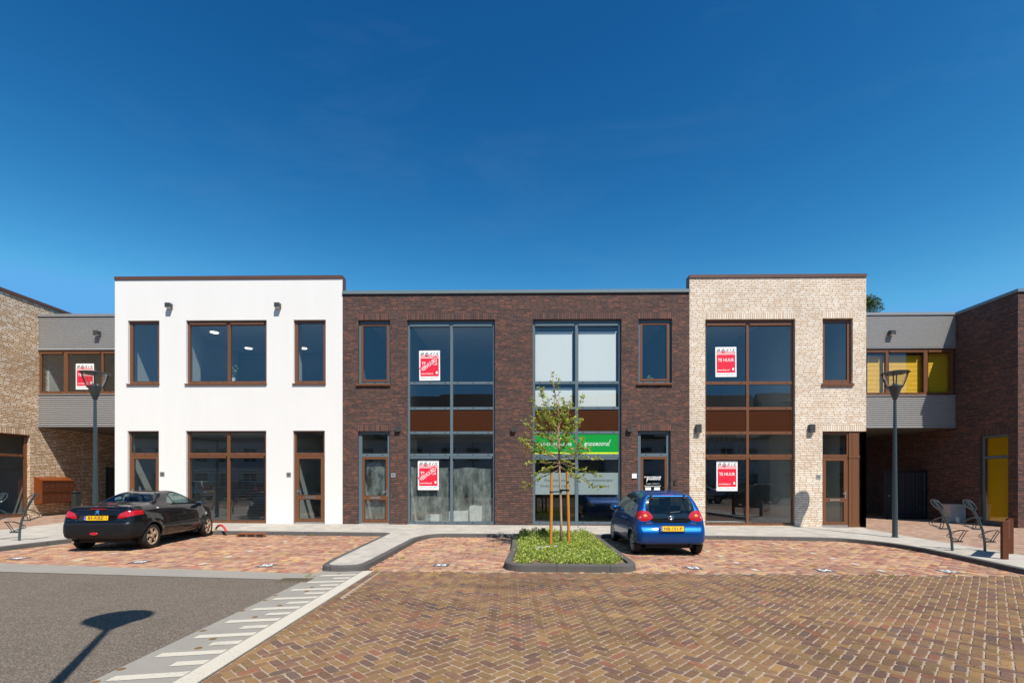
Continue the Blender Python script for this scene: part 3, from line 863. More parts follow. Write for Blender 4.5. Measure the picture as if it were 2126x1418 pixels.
def window(parent, at, x0, x1, z0, z1, cols=(), rows=(), mat='frame_brown', j=0.07, top=0.07, bot=0.10, rec=0.085, dep=0.06,
           kinds=None, vents=(), sill=None, sash=None, name="window", weep=True, glass='glass', label=None):
    """frame with mullions (cols: (lo, hi)) and transoms (rows: (lo, hi)); kinds {(col, row): 'panel'|'none'|material}; vents: rows whose head carries a vent strip"""
    F = MB()
    def bx(mb, a0, a1, b0, b1, n0, n1, m=0):
        c = [at(a, z, n) for n in (n0, n1) for a, z in ((a0, b0), (a1, b0), (a1, b1), (a0, b1))]
        for f in ((0, 1, 2, 3), (5, 4, 7, 6), (4, 0, 3, 7), (1, 5, 6, 2), (3, 2, 6, 7), (4, 5, 1, 0)):
            mb.face([c[i] for i in f], m)
    n0, n1 = rec, rec + dep
    bx(F, x0, x0 + j, z0, z1, n0, n1); bx(F, x1 - j, x1, z0, z1, n0, n1)
    bx(F, x0 + j, x1 - j, z1 - top, z1, n0, n1); bx(F, x0 + j, x1 - j, z0, z0 + bot, n0, n1)
    cl = sorted(cols); rw = sorted(rows)
    for a, b in cl: bx(F, a, b, z0 + bot, z1 - top, n0, n1)
    xe = [x0 + j] + [q for c in cl for q in c] + [x1 - j]
    ze = [z0 + bot] + [q for c in rw for q in c] + [z1 - top]
    xs = [(xe[2 * i], xe[2 * i + 1]) for i in range(len(cl) + 1)]
    zs_ = [(ze[2 * i], ze[2 * i + 1]) for i in range(len(rw) + 1)]
    for a, b in rw:
        for c, d in xs: bx(F, c, d, a, b, n0, n1)
    if weep:
        for zz in [z0 + bot * .55] + [(a + b) / 2 + .01 for a, b in rw]:
            for c, d in xs:
                w_ = d - c
                for t in ((0.12, 0.5, 0.88) if w_ > 0.9 else (0.2, 0.8)):
                    bx(F, c + w_ * t - .022, c + w_ * t + .022, zz - .011, zz + .011, n0 - .006, n0 + .004, 1)
    f = F.build(name, [M[mat], M['dark']], parent)
    kinds = kinds or {}
    if label: f["label"] = label
    S = MB(); np_ = 0
    for i, (a, b) in enumerate(xs):
        for k, (c, d) in enumerate(zs_):
            kd = kinds.get((i, k), 'glass')
            if kd == 'none': continue
            if kd == 'panel':
                bx(S, a, b, c, d, n0 + .022, n1 - .005)
            else:
                P = MB(); np_ += 1
                P.face([at(a, c, n0 + .03), at(b, c, n0 + .03), at(b, d, n0 + .03), at(a, d, n0 + .03)])
                g_ = .012                                   # glazing gasket
                for (e0, e1, h0, h1) in ((a, a + g_, c, d), (b - g_, b, c, d), (a + g_, b - g_, c, c + g_), (a + g_, b - g_, d - g_, d)):
                    bx(P, e0, e1, h0, h1, n0 + .026, n0 + .029, 1)
                P.build("pane", [M[glass], M['dark']], f)
    if S.f: S.build("panel", M['panel_brown'], f)
    if vents:
        for k in vents:
            for a, b in xs:
                Vn = MB()
                zt = zs_[k][1]
                bx(Vn, a + .01, b - .035, zt - .075, zt - .012, n0 - .035, n0 + .02)
                bx(Vn, a + .01, b - .035, zt - .093, zt - .083, n0 - .02, n0 + .02)
                Vn.build("vent_strip", M[mat], f)
    if sash:                                                # inner opening leaf in another colour
        i, k, mt, w_ = sash
        (a, b), (c, d) = xs[i], zs_[k]
        L = MB()
        bx(L, a, a + w_, c, d, n0 - .012, n0 + .024); bx(L, b - w_, b, c, d, n0 - .012, n0 + .024)
        bx(L, a + w_, b - w_, d - w_, d, n0 - .012, n0 + .024); bx(L, a + w_, b - w_, c, c + w_, n0 - .012, n0 + .024)
        L.build("sash", M[mt], f)
    if sill:
        mt, out, h, ext = sill
        K = MB(); bx(K, x0 - ext, x1 + ext * .3, z0 - h, z0 - 0.003, -out, rec + .05)
        K.build("sill", M[mt], f)
    return f

def door(parent, at, x0, x1, z0, z1, mat='frame_brown', rec=0.085, w=0.10, mid=None, hinge='left', glass='glass', bot=0.11, label=None):
    """glazed leaf with a letter slot in its middle rail"""
    F = MB()
    def bx(mb, a0, a1, b0, b1, n0, n1, m=0):
        c = [at(a, z, n) for n in (n0, n1) for a, z in ((a0, b0), (a1, b0), (a1, b1), (a0, b1))]
        for f in ((0, 1, 2, 3), (5, 4, 7, 6), (4, 0, 3, 7), (1, 5, 6, 2), (3, 2, 6, 7), (4, 5, 1, 0)):
            mb.face([c[i] for i in f], m)
    n0, n1 = rec - .01, rec + .05
    bx(F, x0, x0 + w, z0, z1, n0, n1); bx(F, x1 - w, x1, z0, z1, n0, n1)
    bx(F, x0 + w, x1 - w, z1 - w, z1, n0, n1); bx(F, x0 + w, x1 - w, z0, z0 + bot, n0, n1)
    zs_ = [(z0 + bot, z1 - w)]
    if mid:
        bx(F, x0 + w, x1 - w, mid[0], mid[1], n0, n1)
        zs_ = [(z0 + bot, mid[0]), (mid[1], z1 - w)]
        for t in (.13, .87):
            xm = x0 + w + (x1 - x0 - 2 * w) * t
            bx(F, xm - .02, xm + .02, mid[1] - .05, mid[1] - .028, n0 - .004, n0 + .003, 1)
    for t in (.18, .82):
        xm = x0 + w + (x1 - x0 - 2 * w) * t
        bx(F, xm - .02, xm + .02, z0 + .06, z0 + .08, n0 - .004, n0 + .003, 1)
    f = F.build("door", [M[mat], M['dark']], parent)
    if label: f["label"] = label
    for c, d in zs_:
        P = MB()
        P.face([at(x0 + w, c, n0 + .03), at(x1 - w, c, n0 + .03), at(x1 - w, d, n0 + .03), at(x0 + w, d, n0 + .03)])
        g_ = .012
        for (e0, e1, h0, h1) in ((x0 + w, x0 + w + g_, c, d), (x1 - w - g_, x1 - w, c, d), (x0 + w + g_, x1 - w - g_, c, c + g_), (x0 + w + g_, x1 - w - g_, d - g_, d)):
            bx(P, e0, e1, h0, h1, n0 + .026, n0 + .029, 1)
        P.build("pane", [M[glass], M['dark']], f)
    hx = x0 + w * .5 if hinge == 'right' else x1 - w * .5
    H = MB()
    hz = z0 + 1.05
    bx(H, hx - .018, hx + .018, hz - .16, hz + .10, n0 - .012, n0)
    s = 1 if hinge == 'right' else -1
    H.tube([at(hx, hz + .02, n0 - .01), at(hx, hz + .02, n0 - .055), at(hx + s * .12, hz + .02, n0 - .06)], .011, 8)
    H.build("handle", M['steel'], f)
    if mid:
        Lb = MB(); xm = (x0 + x1) / 2; zc = (mid[0] + mid[1]) / 2
        bx(Lb, xm - .17, xm + .17, zc - .035, zc + .035, n0 - .012, n0 - .001)
        bx(Lb, xm - .165, xm + .165, zc + .02, zc + .03, n0 - .02, n0 - .011)
        Lb.build("letter_slot", M['steel'], f)
    T = MB(); bx(T, x0 - .02, x1 + .02, z0 - .055, z0 - .004, n0 - .03, n1)
    T.build("threshold", M['steel'], f)
    return f

def front(a, z, n): return (a, YF + n, z)
DEEP = 26.0
def building(name, label, cat, x0, x1, top, wallm, lint, holes, lintels, coping, low=None, cop_over=0.03):
    b = empty(name, ((x0 + x1) / 2, YF, 0.1)); tag(b, label, cat)
    e = 0.004
    W = MB()
    wall_sheet(W, x0 + e, x1 - e, -0.15, top, front, holes, lintels)
    P0, P1 = x0 + e, x1 - e
    lo = low or top
    W.face([(P0, DEEP, -.15), (P0, YF, -.15), (P0, YF, lo), (P0, DEEP, lo)], 0)
    W.face([(P1, YF, -.15), (P1, DEEP, -.15), (P1, DEEP, lo), (P1, YF, lo)], 0)
    W.face([(P1, DEEP, -.15), (P0, DEEP, -.15), (P0, DEEP, lo), (P1, DEEP, lo)], 0)
    W.face([(P0 + .001, YF + .3, lo - .1), (P1 - .001, YF + .3, lo - .1), (P1 - .001, DEEP, lo - .1), (P0 + .001, DEEP, lo - .1)], 2)
    w = W.build("wall", [wallm, lint, M['inner']], b)
    K = MB(); h = .108
    K.box(x0 - .0, x1 + .0, YF - cop_over, YF + .32, top, top + h)
    if low:                                                  # the raised parapet is a screen one wall thick, its ends clad in the coping metal
        K.box(x0 - .002, x0 + .02, YF + .012, YF + .318, low, top - .001); K.box(x1 - .02, x1 + .002, YF + .012, YF + .318, low, top - .001)
    else:
        K.box(x0, x0 + .32, YF + .32, DEEP, top, top + h - .002); K.box(x1 - .32, x1, YF + .32, DEEP, top, top + h - .002)
    for xx in np.arange(x0 + 2.9, x1 - .5, 3.0): K.box(xx - .004, xx + .004, YF - cop_over - .003, YF + .3, top + .002, top + h + .003)
    K.build("coping", coping, b)
    return b
def place_children(b):
    """the parts were written in world metres: keep them there under the Empty at the building's foot"""
    for ch in b.children:
        ch.matrix_parent_inverse = Matrix.Translation(-Vector(b.location))

def rooms(b, x0, x1, top, parts_up, parts_dn, zslab=(3.55, 4.02), back=23.5, floor='floor_in', ceil_h=None):
    S = MB()
    y0 = YF + .31
    S.box(x0 + .05, x1 - .05, y0, DEEP - .1, .02, .13); S.box(x0 + .05, x1 - .05, y0, DEEP - .1, zslab[0], zslab[1])
    S.build("floor_slab", M[floor], b)
    Cc = MB(); zc = ceil_h or top - .75
    Cc.box(x0 + .06, x1 - .06, y0 + .01, DEEP - .12, zc, zc + .04)
    Cc.box(x0 + .06, x1 - .06, y0 + .01, DEEP - .12, zslab[0] - .06, zslab[0] - .004)
    Cc.build("ceiling", M['ceil'], b)
    I = MB()
    for lo, hi, ps in ((.13, zslab[0] - .06, parts_dn), (zslab[1], zc, parts_up)):
        I.box(x0 + .06, x1 - .06, back, back + .1, lo, hi, 1)
        for p in ps:
            x, y1, m_ = p
            I.box(x - .06, x + .06, y0 + .005, y1, lo, hi, m_)
    I.build("inner_wall", [M['inner'], M['inner_dark']], b)

# ---- white rendered building
WX0, WX1, WTOP = fx(238.2), fx(711.3), fz(475, 580)
Zw = lambda v: fz(470, v)
wz_u = (Zw(796.5), Zw(664.7)); wz_d = (Zw(1087.0), Zw(894.2))
w1 = (fx(265.6), fx(330.9)); w2 = (fx(386.4), fx(553.6)); w3 = (fx(609.6), fx(676.2))
d1 = (fx(264.7), fx(329.8)); w4 = (fx(385.9), fx(552.7)); d2 = (fx(608.4), fx(674.2))
holes = [(*w, *wz_u) for w in (w1, w2, w3)] + [(*w, wz_d[0] - .25, wz_d[1]) for w in (d1, d2)] + [(*w4, *wz_d)]
wb = building("white_building", "white rendered two storey building with brown window frames", "building", WX0, WX1, WTOP, M['stucco'], M['stucco'], holes, (), M['coping_brown'], low=8.12)
sl = ('frame_brown', .05, .045, .03)
window(wb, front, *w1, *wz_u, j=.115, top=.10, bot=.10, sill=sl, label="left upper window over the glazed door behind the black car")
window(wb, front, *w2, *wz_u, cols=[(fx(469.6), fx(476.2))], j=.085, top=.06, bot=.10, vents=(0,), sill=sl, label="wide upper window of two panes")
window(wb, front, *w3, *wz_u, j=.115, top=.10, bot=.10, sill=sl, label="right upper window beside the dark brick house")
window(wb, front, *w4, *wz_d, cols=[(fx(468.5), fx(474.9))], rows=[(Zw(945.7), Zw(939.5))], j=.085, top=.05, bot=.11, vents=(0,), label="wide shop window of four panes")
for (a, b_), hg in ((d1, 'right'), (d2, 'right')):
    fr = window(wb, front, a, b_, wz_d[0], wz_d[1], rows=[(Zw(946), Zw(939.6))], j=.075, top=.05, bot=.02, kinds={(0, 0): 'none'}, name="door_frame")
    dz0 = wz_d[0] + .06
    dd = door(wb, front, a + .075, b_ - .075, dz0, Zw(946.3), w=.095, mid=(Zw(1036.5), Zw(1028)), hinge=hg, rec=.09, label="glazed brown door with a steel letter slot" if a == d2[0] else "glazed brown door half hidden by the black car")
rooms(wb, WX0, WX1, WTOP, [(WX0 + .28, 23.4, 0), (fx(378), 17.45, 0), (fx(601), 17.4, 0), (WX1 - .3, 23, 1)], [(WX0 + .28, 23.4, 0), (fx(368), 17.2, 1), (fx(600), 22.4, 0), (fx(690), 21, 1)])
for (u, v) in ((445, 690), (516, 723), (630, 723)):
    zc = WTOP - .75; d_ = sight(u, v); t_ = (zc - EYE) / d_[2]
    Lt = MB(); Lt.lathe([(0, zc - .02), (.15, zc - .02), (.16, zc + .01)], (t_ * d_[0], t_ * d_[1], 0), 20)
    Lt.build("ceiling_lamp", M['light'], wb)
Bl = MB()
for zz in np.arange(wz_d[0] + .15, wz_d[1] - .1, .055):
    Bl.face([(w4[0] + .12, YF + .24, zz), (w4[1] - .1, YF + .24, zz), (w4[1] - .1, YF + .255, zz + .004), (w4[0] + .12, YF + .255, zz + .004)])
Bl.build("slat_blind", M['blind_grey'], wb)
# things standing on the window boards upstairs
place_children(wb)

# ---- dark brown brick building
BX0, BX1, BTOP = fx(711.3), fx(1431.2), fz(1063, 609.3)
Zb = lambda v: fz(1063, v)
bz_s = (Zb(795.8), Zb(663.3)); bz_b = (Zb(1088.8), Zb(663.3)); bz_d = (Zb(1088.8), Zb(894.5))
s1 = (fx(743.8), fx(810.4)); A_ = (fx(845.3), fx(1027.8)); B_ = (fx(742.9), fx(810.0))
C_ = (fx(1106.3), fx(1290.3)); s2 = (fx(1325.8), fx(1394.8)); E_ = (fx(1324.6), fx(1392.4))
lt_h = (Zb(662.3), Zb(651.0))
holes = [(*s1, *bz_s), (*s2, *bz_s), (*A_, *bz_b), (*C_, *bz_b), (B_[0], B_[1], bz_d[0] - .25, bz_d[1]), (E_[0], E_[1], bz_d[0] - .25, bz_d[1])]
lint = [(w[0], w[1], bz_s[1], bz_s[1] + .21) for w in (s1, s2, A_, C_)] + [(w[0] - .03, w[1] + .03, bz_d[1], bz_d[1] + .21) for w in (B_, E_)]
bb_ = building("dark_brick_building", "dark brown brick building with tall grey framed windows", "building", BX0, BX1, BTOP, M['brick_dark'], M['brick_dark_soldier'], holes, lint, M['coping_grey'], cop_over=.05)
slb = ('frame_brown', .06, .075, .06)
for w, lb_ in ((s1, "narrow upper window over the door with sheeted panes"), (s2, "narrow upper window over the black glazed door")):
    window(bb_, front, *w, *bz_s, mat='frame_grey', j=.075, top=.10, bot=.085, rec=.10, sash=(0, 0, 'frame_brown', .075), sill=slb, label=lb_)
rows = [(Zb(949), Zb(942)), (Zb(900), Zb(894.7)), (Zb(849.2), Zb(843.9)), (Zb(796.2), Zb(791))]
rowsA = [(Zb(947), Zb(941.2))] + rows[1:]
pk = {(i, 2): 'panel' for i in (0, 1)}
wA = window(bb_, front, *A_, *bz_b, cols=[(fx(933.8), fx(939.6))], rows=rowsA, mat='frame_grey', j=.075, top=.13, bot=.09, rec=.10, kinds=pk, vents=(0, 4), label="tall two storey window with dust sheets behind its lower panes")
pkC = dict(pk); pkC.update({(0, 1): 'none', (1, 1): 'none'})
wC = window(bb_, front, *C_, *bz_b, cols=[(fx(1194.9), fx(1200.9))], rows=rows, mat='frame_grey', j=.075, top=.13, bot=.09, rec=.10, kinds=pkC, vents=(0, 4), glass='glass_clear', label="tall two storey window with white blinds above and frosted bands below")
for w, hg, gl, lb_ in ((B_, 'left', 'glass', "brown glazed door with plastic sheet behind it"), (E_, 'right', 'glass', "brown glazed door with white lettering")):
    window(bb_, front, w[0], w[1], bz_d[0], bz_d[1], rows=[(Zb(947.5), Zb(941))], mat='frame_grey', j=.115, top=.10, bot=.02, rec=.10, kinds={(0, 0): 'none'}, name="door_frame")
    door(bb_, front, w[0] + .118, w[1] - .09, bz_d[0] + .055, Zb(947.8), w=.085, mid=(Zb(1038), Zb(1029)), hinge=hg, rec=.105, label=lb_)
rooms(bb_, BX0, BX1, BTOP, [(fx(735), 23.4, 1), (fx(828), 22.9, 1), (fx(1075), 23, 1), (fx(1092), 23, 1), (fx(1308), 23, 1), (fx(1412), 23, 1)],
      [(fx(735), 23.4, 0), (fx(836), 18.6, 0), (fx(1072), 23, 1), (fx(1092), 23, 1), (fx(1308), 23, 1), (fx(1412), 23, 1)], ceil_h=BTOP - .55)
# white roller blinds behind the upper panes, dust sheets below
Rb = MB()
for (a, b_) in ((fx(1110.5), fx(1190.5)), (fx(1200.9), fx(1282.5))):
    for (c, d) in ((Zb(791), Zb(688)), (Zb(844), Zb(803))):
        Rb.box(a + .02, b_ - .02, YF + .22, YF + .226, c + .02, d)
    Rb.tube([(a, YF + .23, Zb(687)), (b_, YF + .23, Zb(687))], .03, 8)
Rb.build("roller_blind", M['blind_white'], wC)
def sheet(x0, x1, z0, z1, y, nx, nz, amp, seed, parent):
    rg = random.Random(seed); mb = MB()
    fx_ = [(rg.uniform(2, 16), rg.uniform(0, 6), rg.uniform(.3, 1)) for _ in range(7)]
    hw = [z1 - .06 * abs(math.sin(3.1 * i / nx + seed)) for i in range(nx + 1)]
    for i in range(nx + 1):
        for k in range(nz + 1):
            s, t = i / nx, k / nz
            d = sum(a * math.sin(w_ * s * (1 + .25 * t) + p + 1.8 * t) for w_, p, a in fx_) * amp * (0.3 + .7 * abs(t - .25))
            mb.v.append((x0 + (x1 - x0) * s, y + .05 + d, z0 + (hw[i] - z0) * t))
    n = nx + 1
    return mb, [(k + i * (nz + 1), k + (i + 1) * (nz + 1), k + 1 + (i + 1) * (nz + 1), k + 1 + i * (nz + 1)) for i in range(nx) for k in range(nz)]
for (a, b_, c, d, sd, pr) in ((fx(850), fx(934), Zb(1083), Zb(968), 3, wA), (fx(939.5), fx(1023), Zb(1083), Zb(969), 5, wA), (fx(756), fx(799), Zb(1080), Zb(958), 8, bb_)):
    mb, fs = sheet(a, b_, c, d, YF + .20, 60, 40, .010, sd, pr)
    mb.f = fs; mb.m = [0] * len(fs); mb.uv = [None] * len(fs)
    mb.build("dust_sheet", M['film'], pr, smooth=True)
# frosted bands with lettering on the shop window
Ff = MB()
for (a, b_, l1, l2) in ((fx(1110.6), fx(1194.8), "Fysiotherapie", "Kinderfysiotherapie"), (fx(1201), fx(1286), "Sportfysiotherapie", "Trainingen")):
    c, d = Zb(1026.5), Zb(981)
    Ff.face([(a, YF + .126, c), (b_, YF + .126, c), (b_, YF + .126, d), (a, YF + .126, d)], 0)
    pl = lambda q, z: (q, YF + .1235, z)
    xm = (a + b_) / 2
    wid = {"Fysiotherapie": .74, "Kinderfysiotherapie": 1.03, "Sportfysiotherapie": .97, "Trainingen": .56}
    for s, v in ((l1, 997.5), (l2, 1009.3)): put_text(Ff, s, xm, Zb(v), wid[s], .115, pl, 1, shear=.28)
Ff.build("frosted_film", [M['frost'], plain("dark_vinyl_letters", (.03, .04, .045, 1), .5)], wC)
# lettering on the glazed door
Dl = MB(); pl = lambda q, z: (q, YF + .119, z)
xm = fx(1357)
put_text(Dl, "FYSIOTHERAPIE", xm, Zb(990.3), .56, .055, pl, 0, bold=.03)
put_text(Dl, "+31 (0)71 - 513 50 51 17", xm, Zb(1004.3), .46, .035, pl, 0, bold=.02)
put_text(Dl, "fysiotherapiegroenoord.nl", xm, Zb(1008.9), .56, .05, pl, 0, bold=.02)
def script_word(mb, x, z, h, place, m=0, r_=None):
    """joined handwriting, drawn as one pen line per letter"""
    g_ = {'g': [(.0, .1), (.25, .5), (.65, .95), (.35, .95), (.15, .55), (.35, .1), (.62, .5), (.75, .9), (.62, .0), (.45, -.75), (.15, -.9), (.1, -.6), (.5, -.1), (.95, .25)],
          'r': [(0, .25), (.25, .9), (.35, 1.05), (.45, .85), (.65, .9), (.6, .4), (.75, .08), (1.0, .3)],
          'o': [(0, .3), (.3, .85), (.6, .95), (.3, .95), (.15, .5), (.35, .08), (.65, .3), (.75, .75), (.6, .95), (.75, .8), (1.0, .75)],
          'e': [(0, .2), (.45, .5), (.65, .8), (.45, 1.0), (.22, .7), (.25, .25), (.5, .05), (.95, .35)],
          'n': [(0, .3), (.25, .95), (.3, .9), (.22, .05), (.45, .75), (.65, .95), (.72, .7), (.7, .2), (.85, .08), (1.05, .35)],
          'd': [(0, .35), (.3, .85), (.6, .95), (.3, .95), (.15, .5), (.35, .08), (.65, .4), (.85, 1.0), (1.05, 2.0), (.8, .9), (.75, .2), (.95, .05)]}
    cx = x
    for ch in "groenoord":
        P = [place(cx + (px + .18 * py) * h * .86, z + py * h) for px, py in g_[ch]]
        P3 = []
        for i in range(len(P) - 1):                          # soften the pen line
            a, b_ = Vector(P[i]), Vector(P[i + 1]); p_, q_ = Vector(P[max(i - 1, 0)]), Vector(P[min(i + 2, len(P) - 1)])
            for t in (0, .33, .66):
                P3.append(.5 * ((2 * a) + (b_ - p_) * t + (2 * p_ - 5 * a + 4 * b_ - q_) * t * t + (-p_ + 3 * a - 3 * b_ + q_) * t ** 3))
        P3.append(Vector(P[-1]))
        mb.tube(P3, r_ or h * .07, 5, m)
        cx += h * .86 * (1.0 if ch not in 'r' else .92)
script_word(Dl, xm - .21, Zb(996.3), .062, pl, 0, .0075)
for a in (1347.5, 1366.2): Dl.box(fx(a - 6), fx(a + 6), YF + .1195, YF + .1215, Zb(1026), Zb(1011.3), 0)
Dl.build("door_lettering", M['white'], bb_)
place_children(bb_)

# ---- beige brick building
CX0, CX1, CTOP = fx(1431.2), fx(1798.6), fz(1615, 576.6)
Zc = lambda v: fz(1600, v)
cz_b = (Zc(1091.3), Zc(662.5)); cz_s = (Zc(796.8), Zc(661.5)); cz_d = (Zc(1092.5), Zc(895.5))
D_ = (fx(1464.2), fx(1651.0)); s3 = (fx(1708.0), fx(1770.6)); F_ = (fx(1707.6), CX1 - .02)
holes = [(*D_, *cz_b), (*s3, *cz_s), (F_[0], CX1 - .004, -.15, cz_d[1])]
lint = [(D_[0], D_[1], cz_b[1], cz_b[1] + .21), (s3[0], s3[1], cz_s[1], cz_s[1] + .21), (F_[0], CX1 - .004, cz_d[1], cz_d[1] + .21)]
cb_ = building("beige_brick_building", "pale beige brick building with a tall brown framed window", "building", CX0, CX1, CTOP, M['brick_beige'], M['brick_beige_soldier'], holes, lint, M['coping_brown'], low=8.12)
rowsD = [(Zc(949), Zc(943)), (Zc(901), Zc(894.8)), (Zc(850), Zc(844)), (Zc(796.6), Zc(790.6))]
window(cb_, front, *D_, *cz_b, cols=[(fx(1552.2), fx(1557.8))], rows=rowsD, j=.065, top=.11, bot=.085, rec=.10, kinds=pk, vents=(0, 4), label="tall two storey window with rent posters")
window(cb_, front, *s3, *cz_s, j=.13, top=.13, bot=.14, rec=.10, sill=('frame_brown', .06, .075, .04), label="narrow upper window beside the yellow blinds")
fe = fx(1763.5)
window(cb_, front, F_[0], fe, cz_d[0], cz_d[1], rows=[(Zc(949.5), Zc(943.5))], j=.05, top=.10, bot=.02, rec=.06, kinds={(0, 0): 'none'}, name="door_frame")
door(cb_, front, F_[0] + .05, fe - .05, cz_d[0] + .05, Zc(950), w=.10, mid=(Zc(1042), Zc(1033.5)), hinge='left', rec=.065, label="glazed brown door at the open corner")
Pp = MB()
xp0, xp1 = fe + .004, fx(1784.6)
Pp.box(xp0, xp1, YF + .035, YF + .5, -.1, cz_d[1])
for vv, hh in ((946.5, .07), (1088.5, .10)): Pp.box(xp0 - .01, xp1 + .02, YF + .02, YF + .52, Zc(vv) - hh, Zc(vv) + hh * .3)
Pp.box(xp0 + (xp1 - xp0) * .33, xp0 + (xp1 - xp0) * .33 + .006, YF + .031, YF + .036, .1, cz_d[1] - .01, 1)
Pp.build("corner_post", [M['frame_brown'], M['dark']], cb_)
Sf = MB(); Sf.box(fe, CX1 - .006, YF + .3, YF + .9, cz_d[1] + .01, cz_d[1] + .1); Sf.build("soffit", M['soffit'], cb_)
rooms(cb_, CX0, CX1 - .55, CTOP, [(fx(1450), 23.4, 1), (fx(1658), 22.5, 0), (fx(1700), 23, 0), (fx(1775), 23, 0)], [(fx(1450), 23.4, 1), (fx(1660), 18.4, 0), (fx(1700), 23, 0), (fx(1768), 23, 0)], ceil_h=CTOP - .8)
St = MB()                                                   # stair seen through the ground floor glass
for k in range(15): St.box(fx(1575) + k * .20, fx(1575) + k * .20 + .26, 20.6, 21.6, .3 + k * .19 * -1 + 2.9, .3 + k * .19 * -1 + 2.95)
for k in range(14): St.box(fx(1575) + k * .2, fx(1575) + k * .2 + .03, 20.55, 20.58, 3.2 - k * .19, 4.1 - k * .19)
St.build("stair", M['inner_dark'], cb_)
place_children(cb_)

# ---- bridge blocks over the two passages
YBR = 19.0
LXW, RXW = fx(79, YBR), fx(1985, YBR)                        # side walls that face each other across the terrace
def corrugated(mb, x0, x1, z0, z1, y, pitch=0.0775, dep=0.065):
    z = z1; P = []
    while z > z0:
        for dz, d in ((0, 0.0), (.034, 0.0), (.038, dep), (.0735, dep)):
            if z - dz > z0: P.append((y + d, z - dz))
        z -= pitch
    P.append((y, z0))
    for a, b_ in zip(P, P[1:]):
        mb.face([(x0, b_[0], b_[1]), (x1, b_[0], b_[1]), (x1, a[0], a[1]), (x0, a[0], a[1])])
def bridge(name, label, x0, x1, um, wins, top_v, win_v, bot_v, cols):
    b = empty(name, ((x0 + x1) / 2, YBR, fz(um, bot_v, YBR))); tag(b, label, "building")
    zz = lambda v: fz(um, v, YBR)
    top, w1_, w0_, bot = zz(top_v), zz(win_v[0]), zz(win_v[1]), zz(bot_v)
    K = MB(); corrugated(K, x0, x1, w1_ + .06, top - .10, YBR); corrugated(K, x0, x1, bot + .05, w0_ - .03, YBR)
    K.build("cladding", M['cladding'], b)
    T = MB(); T.box(x0, x1, YBR - .035, YBR + .3, top - .10, top); T.box(x0, x1, YBR - .02, YBR + .1, w1_ + .005, w1_ + .06); T.box(x0, x1, YBR - .02, YBR + .1, w0_ - .035, w0_ - .003); T.box(x0, x1, YBR - .02, YBR + .1, bot, bot + .05)
    T.build("trim", M['trim_grey'], b)
    S = MB(); S.box(x0, x1, YBR + .101, 33.0, bot - .02, bot + .25); S.build("soffit", M['soffit'], b)
    Rf = MB(); Rf.box(x0, x1, YBR + .301, 33.0, top - .5, top - .2); Rf.build("roof", M['soffit'], b)
    I = MB(); I.box(x0 + .02, x1 - .02, 24.0, 24.1, bot + .25, top - .5, 1); I.box(x0 + .02, x1 - .02, YBR + .35, 24, bot + .25, bot + .3, 0); I.box(x0 + .02, x0 + .1, YBR + .35, 24, bot + .3, top - .5, 0)
    I.build("inner_wall", [M['inner'], M['inner_dark']], b)
    at = lambda a, z, n: (a, YBR + n, z)
    window(b, at, wins[0], wins[1], w0_, w1_, cols=cols, j=.10, top=.07, bot=.10, rec=.02, vents=(0,), glass='glass_clear', label="ribbon window of three panes")
    return b, zz
lbz, zl = bridge("bridge_block", "grey corrugated bridge block beside the white building, rent poster in its window", LXW + .01, WX0 - .004, 160, (LXW + .03, WX0 - .1), 652, (727, 817.5), 886,
                 [(fx(131.5, YBR), fx(140, YBR)), (fx(209.5, YBR), fx(214, YBR))])
place_children(lbz)
rbz, zr = bridge("bridge_block", "grey corrugated bridge block with yellow blinds beside the beige brick building", CX1 + .004, RXW - .01, 1890, (CX1 + .1, fx(1980, YBR)), 648.8, (723.5, 820.3), 888,
                 [(fx(1839.6, YBR), fx(1845.8, YBR)), (fx(1919, YBR), fx(1927, YBR))])
Yb = MB()
def slats(mb, p0, p1, z0, z1, pitch, n=(0, 1), dep=.018):    # closed slatted blind from p0 to p1
    z = z1
    while z > z0:
        lo = max(z - pitch * 1.04, z0)
        mb.face([(p0[0], p0[1], lo), (p1[0], p1[1], lo), (p1[0] + n[0] * dep, p1[1] + n[1] * dep, z), (p0[0] + n[0] * dep, p0[1] + n[1] * dep, z)])
        z -= pitch
for a, b_, top_ in ((1801, 1835.5, 735), (1846, 1914, 735), (1927.5, 1972, 731)):
    slats(Yb, (fx(a, YBR + .2), YBR + .2), (fx(b_, YBR + .2), YBR + .2), zr(815), zr(top_), .05)
Yb.build("slat_blind", M['blind_yellow'], rbz)
place_children(rbz)

# ---- sand brick building on the left, dark brick building on the right
ltop = sz(40, 617, LXW) ; lw_y1 = sy(62.5, LXW)
lwz1 = sz(62, 903.5, LXW); lwz0 = sz(62, 1072, LXW)
lf = empty("sand_brick_building", (LXW - 4, 16, .1)); tag(lf, "sand coloured brick building at the left edge with brown coping", "building")
L = MB(); atl = lambda a, z, n: (LXW - n, a, z)
LY0 = 13.2
wall_sheet(L, LY0, 33, -.2, ltop, atl, [(15.3, lw_y1, lwz0, lwz1)], [(15.3, lw_y1 + .05, lwz1, lwz1 + .22)], flip=False)
L.face([(LXW - 9, LY0, -.2), (LXW, LY0, -.2), (LXW, LY0, ltop), (LXW - 9, LY0, ltop)], 0)
L.face([(LXW, LY0, ltop - .2), (LXW, 33, ltop - .2), (LXW - 9, 33, ltop - .2), (LXW - 9, LY0, ltop - .2)], 2)
L.face([(LXW - 9, LY0, -.2), (LXW - 9, LY0, ltop), (LXW - 9, 33, ltop), (LXW - 9, 33, -.2)], 2)
L.build("wall", [M['brick_sand'], M['brick_sand_soldier'], M['inner']], lf)
